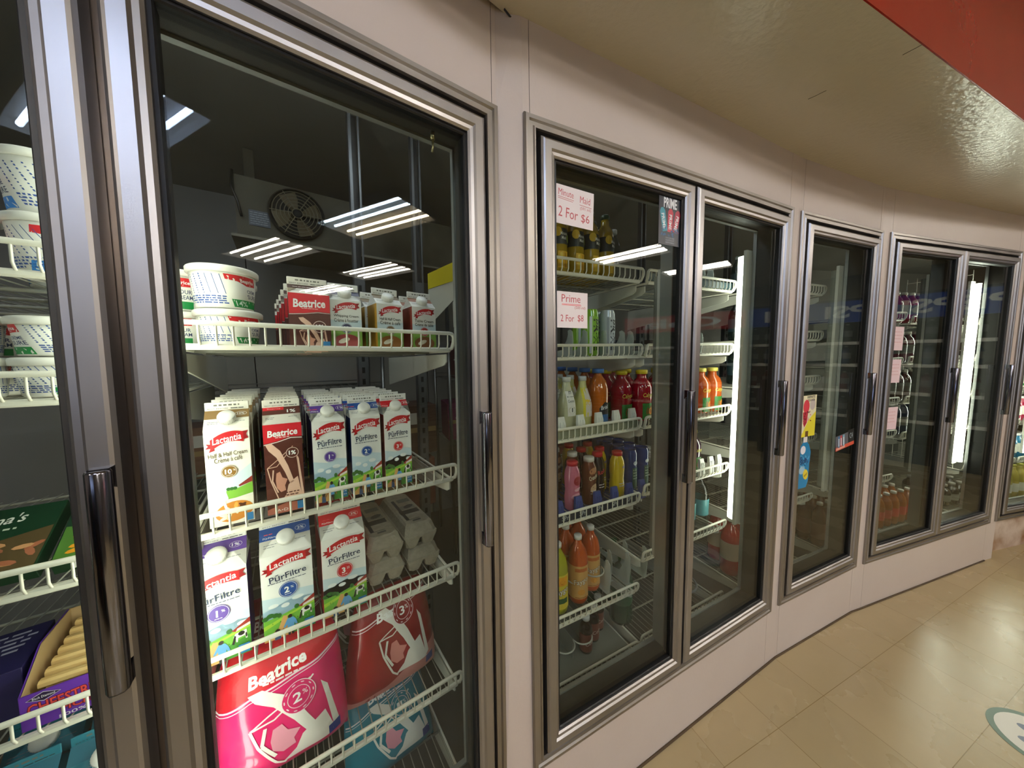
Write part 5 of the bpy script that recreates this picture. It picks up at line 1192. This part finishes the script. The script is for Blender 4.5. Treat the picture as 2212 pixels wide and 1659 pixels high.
# fifth unit, bright at the right edge
A6 = 'above the rusty panel'
for z_, c, nmc, cc in ((1.604, '#c9c9b4', 'pale', '#e8e8dc'), (1.354, '#2f6a5a', 'green', '#e8e8dc'), (1.104, '#2f8a4c', 'bright green', '#f0f0e8'), (.854, '#b02a4c', 'raspberry', '#e8e8e8'), (.554, '#2a78a0', 'blue', '#f0f0f0'), (.224, '#c9b85a', 'yellow', '#d8d46a')):
    b_ = bottle('sports_drink_bottle', 'wide', .038, .19 if z_ > .5 else .27, c, cc, (.05, .12, '#e3e3d6'), None)
    for i in range(6): rowb(b_, 5, .70 + i * .085, z_, .27, .085, 1, '%s sports drink bottle, column %s' % (nmc, CN[i]), A6, nmc + ' sports drink bottles')

# ---------------------------------------------- inside the walk-in: uprights, evaporator, racks
def upright(k, s, n, label):
    t = thing('slotted_upright', label, 'shelf upright', at(k, s, n, .04)); mb = MB(); G = mat('galvanised', '#66686a', .45, .5)
    mb.box(-.022, -.010, 0, .002, 0, 2.44, G); mb.box(.014, .022, 0, .002, 0, 2.44, G); mb.box(-.010, .014, 0, .002, 0, 1.78, G); mb.box(-.022, -.019, 0, .03, 0, 2.44, G); mb.box(.019, .022, 0, .03, 0, 2.44, G); mb.box(-.012, .016, .028, .03, 1.78, 2.44, mat('channel_inside', '#2a2a2a', .6)); mb.build('channel', t)
    mb = MB()
    for i in range(32): mb.box(-.006, .006, -.001, .0015, .16 + i * .05, .185 + i * .05, DARK)
    mb.build('slots', t)
upright(1, -.145, .86, 'grey slotted upright seen above the cream cartons, left one')
upright(1, .115, .86, 'grey slotted upright right of the cream cartons')
upright(2, .623, .84, 'grey slotted upright between the two drinks doors')
upright(3, -.03, .84, 'grey slotted upright left of the single door')
upright(4, -.03, .84, 'grey slotted upright between the single door and pink notes')
upright(4, .66, .84, 'grey slotted upright in the middle of the pink-note unit')
t = thing('evaporator_unit', 'cream cooling unit with round fan hanging inside the cooler', 'cooling unit', at(1, -.15, 1.30, 2.035)); mb = MB(); EV = mat('aged_enamel', '#7d7866', .5, noise=(6, '#6b6655'))
L0, L1 = -.42, .80
mb.prism([(0, 0), (.34, .03), (.34, .27), (.0, .27)], L0, L1, EV, 'x')
for x_ in (L0 + .05, L1 - .05): mb.box(x_ - .02, x_ + .02, .15, .19, .27, .47, EV); mb.build('housing', t)
mb = MB(); mb.box(L0 - .02, L1 + .02, -.02, .36, -.012, .0, EV); mb.build('drip_tray', t)
def fan(cx, cz):
    mb = MB(); mb.lathe([(.112, 0), (.118, .004), (.118, .022), (.112, .026)], mat('fan_shroud', '#2c2a26', .6), 32, cap=False); mb.lathe([(.112, .001), (.001, .001)], mat('fan_dark', '#1c1a17', .8), 32, cap=False); mb.xf(T(cx, 0, cz) @ RX(PI / 2)); o = mb.build('fan_shroud', t)
    mb = MB(); Wm = mat('guard_wire', '#77705c', .4, .4)
    for r_ in (.022, .038, .054, .070, .086, .102): mb.tube([(cx + r_ * math.cos(a), -.034 + .08 * r_ * r_ / .01 * .1, cz + r_ * math.sin(a)) for a in (2 * PI * i / 24 for i in range(25))], .0018, Wm, 4, False)
    for i in range(6): a = i * PI / 3; mb.tube([(cx + .02 * math.cos(a), -.034, cz + .02 * math.sin(a)), (cx + .116 * math.cos(a), -.022, cz + .116 * math.sin(a))], .0022, Wm, 4, False)
    mb.build('fan_guard', o); mb = MB()
    for i in range(4):
        a = i * PI / 2 + .4; c_, s_ = math.cos(a), math.sin(a); P = []
        for r_, wv, tw_ in ((.02, .012, .010), (.06, .030, .010), (.10, .036, .006)):
            for q in (-1, 1): P.append((cx + r_ * c_ - q * wv * s_, -.010 + q * tw_, cz + r_ * s_ + q * wv * c_))
        mb.add(P, [(0, 1, 3, 2), (2, 3, 5, 4)], mat('fan_blade', '#6a6048', .5, .2))
    mb.lathe([(.020, 0), (.020, .022), (.016, .026), (.001, .026)], DARK, 16, (0, 0, 0)); mb.xf(T(cx, -.008, cz) @ RX(PI / 2), len(mb.v) - 64); mb.build('fan_rotor', o)
fan(-.185, .140)
mb = MB(); mb.box(-.375, -.295, -.003, 0, .055, .125, '#3c4450'); mb.build('rating_plate', t)
a = Art()
for j in range(6): a.dashes(-.370, -.300, .065 + .010 * j, .003, '#8a929c', 4)
mb = MB(); a.put(mb, flat(-.003)); mb.build('plate_print', t)
mb = MB(); mb.tube([(-.425, -.01, .28), (-.43, -.02, .20), (-.41, -.03, .14), (-.40, -.02, .08)], .006, '#23221f', 6); mb.build('drain_tube', t)
t = thing('yellow_shelf_edge', 'yellow sloped panel beside the cream cartons', 'shelf panel', at(1, .075, .50, 1.70)); mb = MB(); mb.prism([(-.055, .012), (.08, .070), (.08, .145), (-.055, .068)], 0, .008, mat('yellow_card', '#d9c81e', .5)); mb.build('yellow_face', t)
mb = MB(); mb.prism([(-.055, -.12), (.08, .02), (.08, .070), (-.055, .010)], .001, .007, SHEET); mb.build('white_face', t)
t = thing('door_hook', 'small metal hook hanging at the top right of the dairy glass', 'hook', at(1, -.145, .03, 1.925)); mb = MB(); mb.tube([(0, 0, .012), (0, 0, -.004)], .005, mat('brass', '#b9ad82', .3, 1), 8); mb.build('hook_base', t)
mb = MB(); mb.tube([(0, 0, 0), (0, 0, -.016), (-.003, -.003, -.032)], .0025, MATS['brass'], 6); mb.build('hook_pin', t)
mb = MB(); mb.tube([(.0, .80, SOFZ - .006), (.03, .84, SOFZ - .004), (.06, .87, SOFZ - .003), (.085, .872, SOFZ - .004)], .0022, BLACK, 5); tag(mb.build('loose_cable'), 'thin black cable along the top of the wall panel', 'cable')
def rack(k, s, n, cnt, label, zs=(.35, .80, 1.25)):
    t = thing('storage_rack', label, 'storage rack', at(k, s, n, .04)); G = mat('chrome_wire', '#8a8a88', .3, .8); w_ = .55; mb = MB()
    for x in (-w_, w_):
        for y in (0, .42): mb.tube([(x, y, 0), (x, y, 1.75)], .012, G, 8)
    mb.build('posts', t)
    for z in zs:
        mb = MB()
        for y in (0, .42): mb.tube([(-w_, y, z), (w_, y, z)], .005, G, 5); mb.tube([(-w_, y, z + .03), (w_, y, z + .03)], .003, G, 5)
        for i in range(23): mb.tube([(-w_ + i * .05, 0, z + .004), (-w_ + i * .05, .42, z + .004)], .002, G, 4, False)
        for i in range(23): mb.tube([(-w_ + i * .05, 0, z), (-w_ + i * .05, 0, z + .03)], .0015, G, 4, False)
        mb.build('wire_tier', t)
    return t
rack(1, -.45, 1.55, 3, 'chrome wire storage rack at the back of the dairy side')
rack(2, .75, 1.45, 3, 'chrome wire storage rack behind the drinks shelves')
rack(3, .55, 1.50, 3, 'chrome wire storage rack behind the single-door unit')
def case(k, s, n, z, w_, d, h, c, label, tape='#9c8258'):
    t = thing('drinks_case', label, 'drinks case', at(k, s, n, z, random.uniform(-.08, .08)), 'stacked cases in the cooler'); mb = MB(); mb.bbox(-w_ / 2, w_ / 2, -d / 2, d / 2, 0, h, mat('case_' + c.lstrip('#'), c, .5), .004); mb.build('case_body', t)
    a = Art(); a.rect(-w_ * .5 + .005, w_ * .5 - .005, h * .45, h * .55, tape); a.rect(-w_ * .3, w_ * .3, h * .62, h * .85, '#cfc8bc'); mb = MB(); a.put(mb, flat(-d / 2)); mb.build('case_print', t)
cs_ = [(1, -.78, 1.75, .85, '#7a5a44', 'brown'), (1, -.42, 1.75, .85, '#4c3a38', 'dark brown'), (1, -.10, 1.75, .85, '#6c4a3c', 'red brown'), (1, -.62, 1.75, .40, '#50514e', 'grey'), (1, -.22, 1.75, .40, '#3a3c44', 'slate'), (1, .02, 1.2, .04, '#5a4636', 'wood brown'), (1, .05, 1.2, .34, '#8a3c22', 'rust red'), (1, .08, 1.2, .64, '#6a2c1c', 'maroon'), (1, .10, 1.2, .94, '#5a4034', 'brown grey'),
       (2, .45, 1.65, 1.295, '#5c1c22', 'wine'), (2, .85, 1.65, 1.295, '#6a141c', 'red'), (2, 1.15, 1.65, .845, '#1d3c78', 'blue'), (2, .75, 1.65, .845, '#1f4a3a', 'green'), (2, .38, 1.65, .845, '#7a3450', 'plum'), (2, .60, 1.65, .395, '#4a4038', 'umber'), (2, 1.05, 1.65, .395, '#6a2a28', 'brick red'),
       (3, .30, 1.70, 1.295, '#1d3048', 'navy'), (3, .75, 1.70, 1.295, '#3c2a24', 'coffee'), (3, .30, 1.70, .845, '#20463c', 'dark green'), (3, .75, 1.70, .845, '#4a4440', 'taupe')]
for k, s_, n_, z_, c, nm_ in cs_: case(k, s_, n_, z_ + .0, .34, .26, .27, c, nm_ + ' drinks case stacked at the back of the cooler')

# ---------------------------------------------- floor sticker, shop cooler opposite
t = thing('floor_sticker', 'round white floor sticker with green ring and grey shoe prints', 'floor sticker', T(1.925, 1.045, .0005) @ RZ(.6)); mb = MB()
mb.lathe([(.132, 0), (.132, .0006)], mat('sticker_green', '#5f7462', .35), 48); mb.lathe([(.114, .0007), (.114, .0009)], mat('sticker_white', '#d9d4c4', .3), 48); mb.build('disc', t)
a = Art()
for x, rt in ((-.032, .15), (.032, -.15)): a.ell(x, .025, .020, .040, '#7d8590', 18, rt); a.ell(x * .8, -.042, .015, .020, '#7d8590', 14, rt)
mb = MB(); a.put(mb, lambda u, v, e: (u, v, .001 + e)); mb.build('shoe_prints', t)
def shopcooler(y0, y1, c, word, label, tc_='#e6ecf4'):
    t = thing('open_drinks_cooler', label, 'shop cooler', T(5.65, (y0 + y1) / 2, 0)); L = (y1 - y0) / 2; mb = MB()
    K_ = mat('case_black', '#16181c', .4); mb.box(.02, .8, -L, L, 0, .25, K_); mb.box(.7, .8, -L, L, .25, 2.1, K_); mb.box(.02, .7, -L, -L + .03, .25, 2.1, K_); mb.box(.02, .7, L - .03, L, .25, 2.1, K_); mb.box(.02, .8, -L, L, 2.07, 2.1, K_); mb.build('cabinet', t)
    mb = MB(); mb.box(0, .06, -L, L, 1.79, 2.07, mat('header_' + c.lstrip('#'), c, .3, emit=.25)); hd = mb.build('header_panel', t)
    a = Art(); a.text(word, 0, 1.93, L * 1.3, .17, tc_, .03); mb = MB(); a.put(mb, lambda u, v, e: (-e, -u, v)); mb.build('header_lettering', hd)
    for z in (.5, .85, 1.2, 1.5):
        mb = MB(); mb.box(.12, .68, -L + .04, L - .04, z, z + .02, SHEET); mb.box(.11, .12, -L + .04, L - .04, z - .01, z + .03, PLAST); mb.build('shelf', t)
    return t
shopcooler(1.15, 2.35, '#123a86', 'PEPSI', 'blue fronted shop cooler mirrored in the drinks doors')
shopcooler(-.75, 1.13, '#a3141f', 'Cola', 'red fronted shop cooler mirrored in the drinks doors')
i = 0
for (y0, y1) in ((-.65, 1.05), (1.25, 2.25)):
    for z in (.52, .87, 1.22, 1.52):
        c = ('#20262e', '#5c1c24', '#1c3a5a', '#3a4a3c')[i % 4]
        b_ = bottle('shop_cooler_bottle', 'soda', .05, .25, c, '#9a9a94', (.08, .16, '#77777a'), None)
        n_ = int((y1 - y0) / .17)
        for q in range(n_): place(b_, root_state.setdefault('sc%d' % i, {}), T(5.85, y0 + q * .17, z), 'bottle in the %s shop cooler, shelf %s, position %d from the near side' % (('red', 'blue')[y0 > 1], ('one', 'two', 'three', 'four')[[.52, .87, 1.22, 1.52].index(z)], q + 1), 'bottles in the shop coolers')
        i += 1
# dark shelving added behind the camera to darken reflections in the metal frames
def added_gondola(x, y, rz, L, label):
    t = thing('added_shelving', label, 'added shelving', T(x, y, 0) @ RZ(rz), 'added aisle shelving behind the photographer'); mb = MB(); Gm = mat('gondola_grey', '#4a4846', .5)
    mb.box(-L / 2, L / 2, -.4, .4, 0, .14, Gm); mb.box(-L / 2, L / 2, -.02, .02, .14, 1.55, Gm); mb.build('back_panel', t)
    for z in (.14, .5, .85, 1.2):
        mb = MB(); mb.box(-L / 2, L / 2, -.36, .36, z, z + .02, Gm); mb.build('shelf', t)
    return t
for gi, (x, y, rz, L) in enumerate(((-.9, -1.9, .3, 2.4), (2.4, -3.4, .1, 2.6), (-2.9, -3.6, .2, 1.6))):
    added_gondola(x, y, rz, L, 'added grey aisle shelving ' + ('behind the photographer on the left', 'further back on the right', 'at the far left end')[gi])
    for zi, z in enumerate((.16, .52, .87, 1.22)):
        for q in range(int(L / .4)):
            M = T(x, y, 0) @ RZ(rz) @ T(-L / 2 + .22 + q * .4, .2, z); c = random.choice(('#5c2a24', '#2a3c5c', '#5c5a2a', '#3c3c3c', '#2c4a34', '#6a5a48'))
            mb = MB(); hh = random.uniform(.18, .27); mb.bbox(-.16, .16, -.10, .10, 0, hh, mat('pack_' + c.lstrip('#'), c, .5)); mb.box(-.12, .12, -.101, -.1, hh * .3, hh * .7, mat('pack_label', '#b9b2a4', .5)); o = mb.build('added_grocery_pack', None, M)
            tag(o, 'added grocery pack, shelf %s, position %s, on the added shelving %s' % (('one', 'two', 'three', 'four')[zi], CN[q] if q < 7 else 'last', ('on the left', 'on the right', 'at the far end')[gi]), 'grocery pack', 'grocery packs on added shelving')
# tidy: templates that were never placed
for o in list(bpy.data.objects):
    if o.parent is None and o.get('label') == 'x':
        for c in list(o.children):
            for g in list(c.children): bpy.data.objects.remove(g)
            bpy.data.objects.remove(c)
        bpy.data.objects.remove(o)
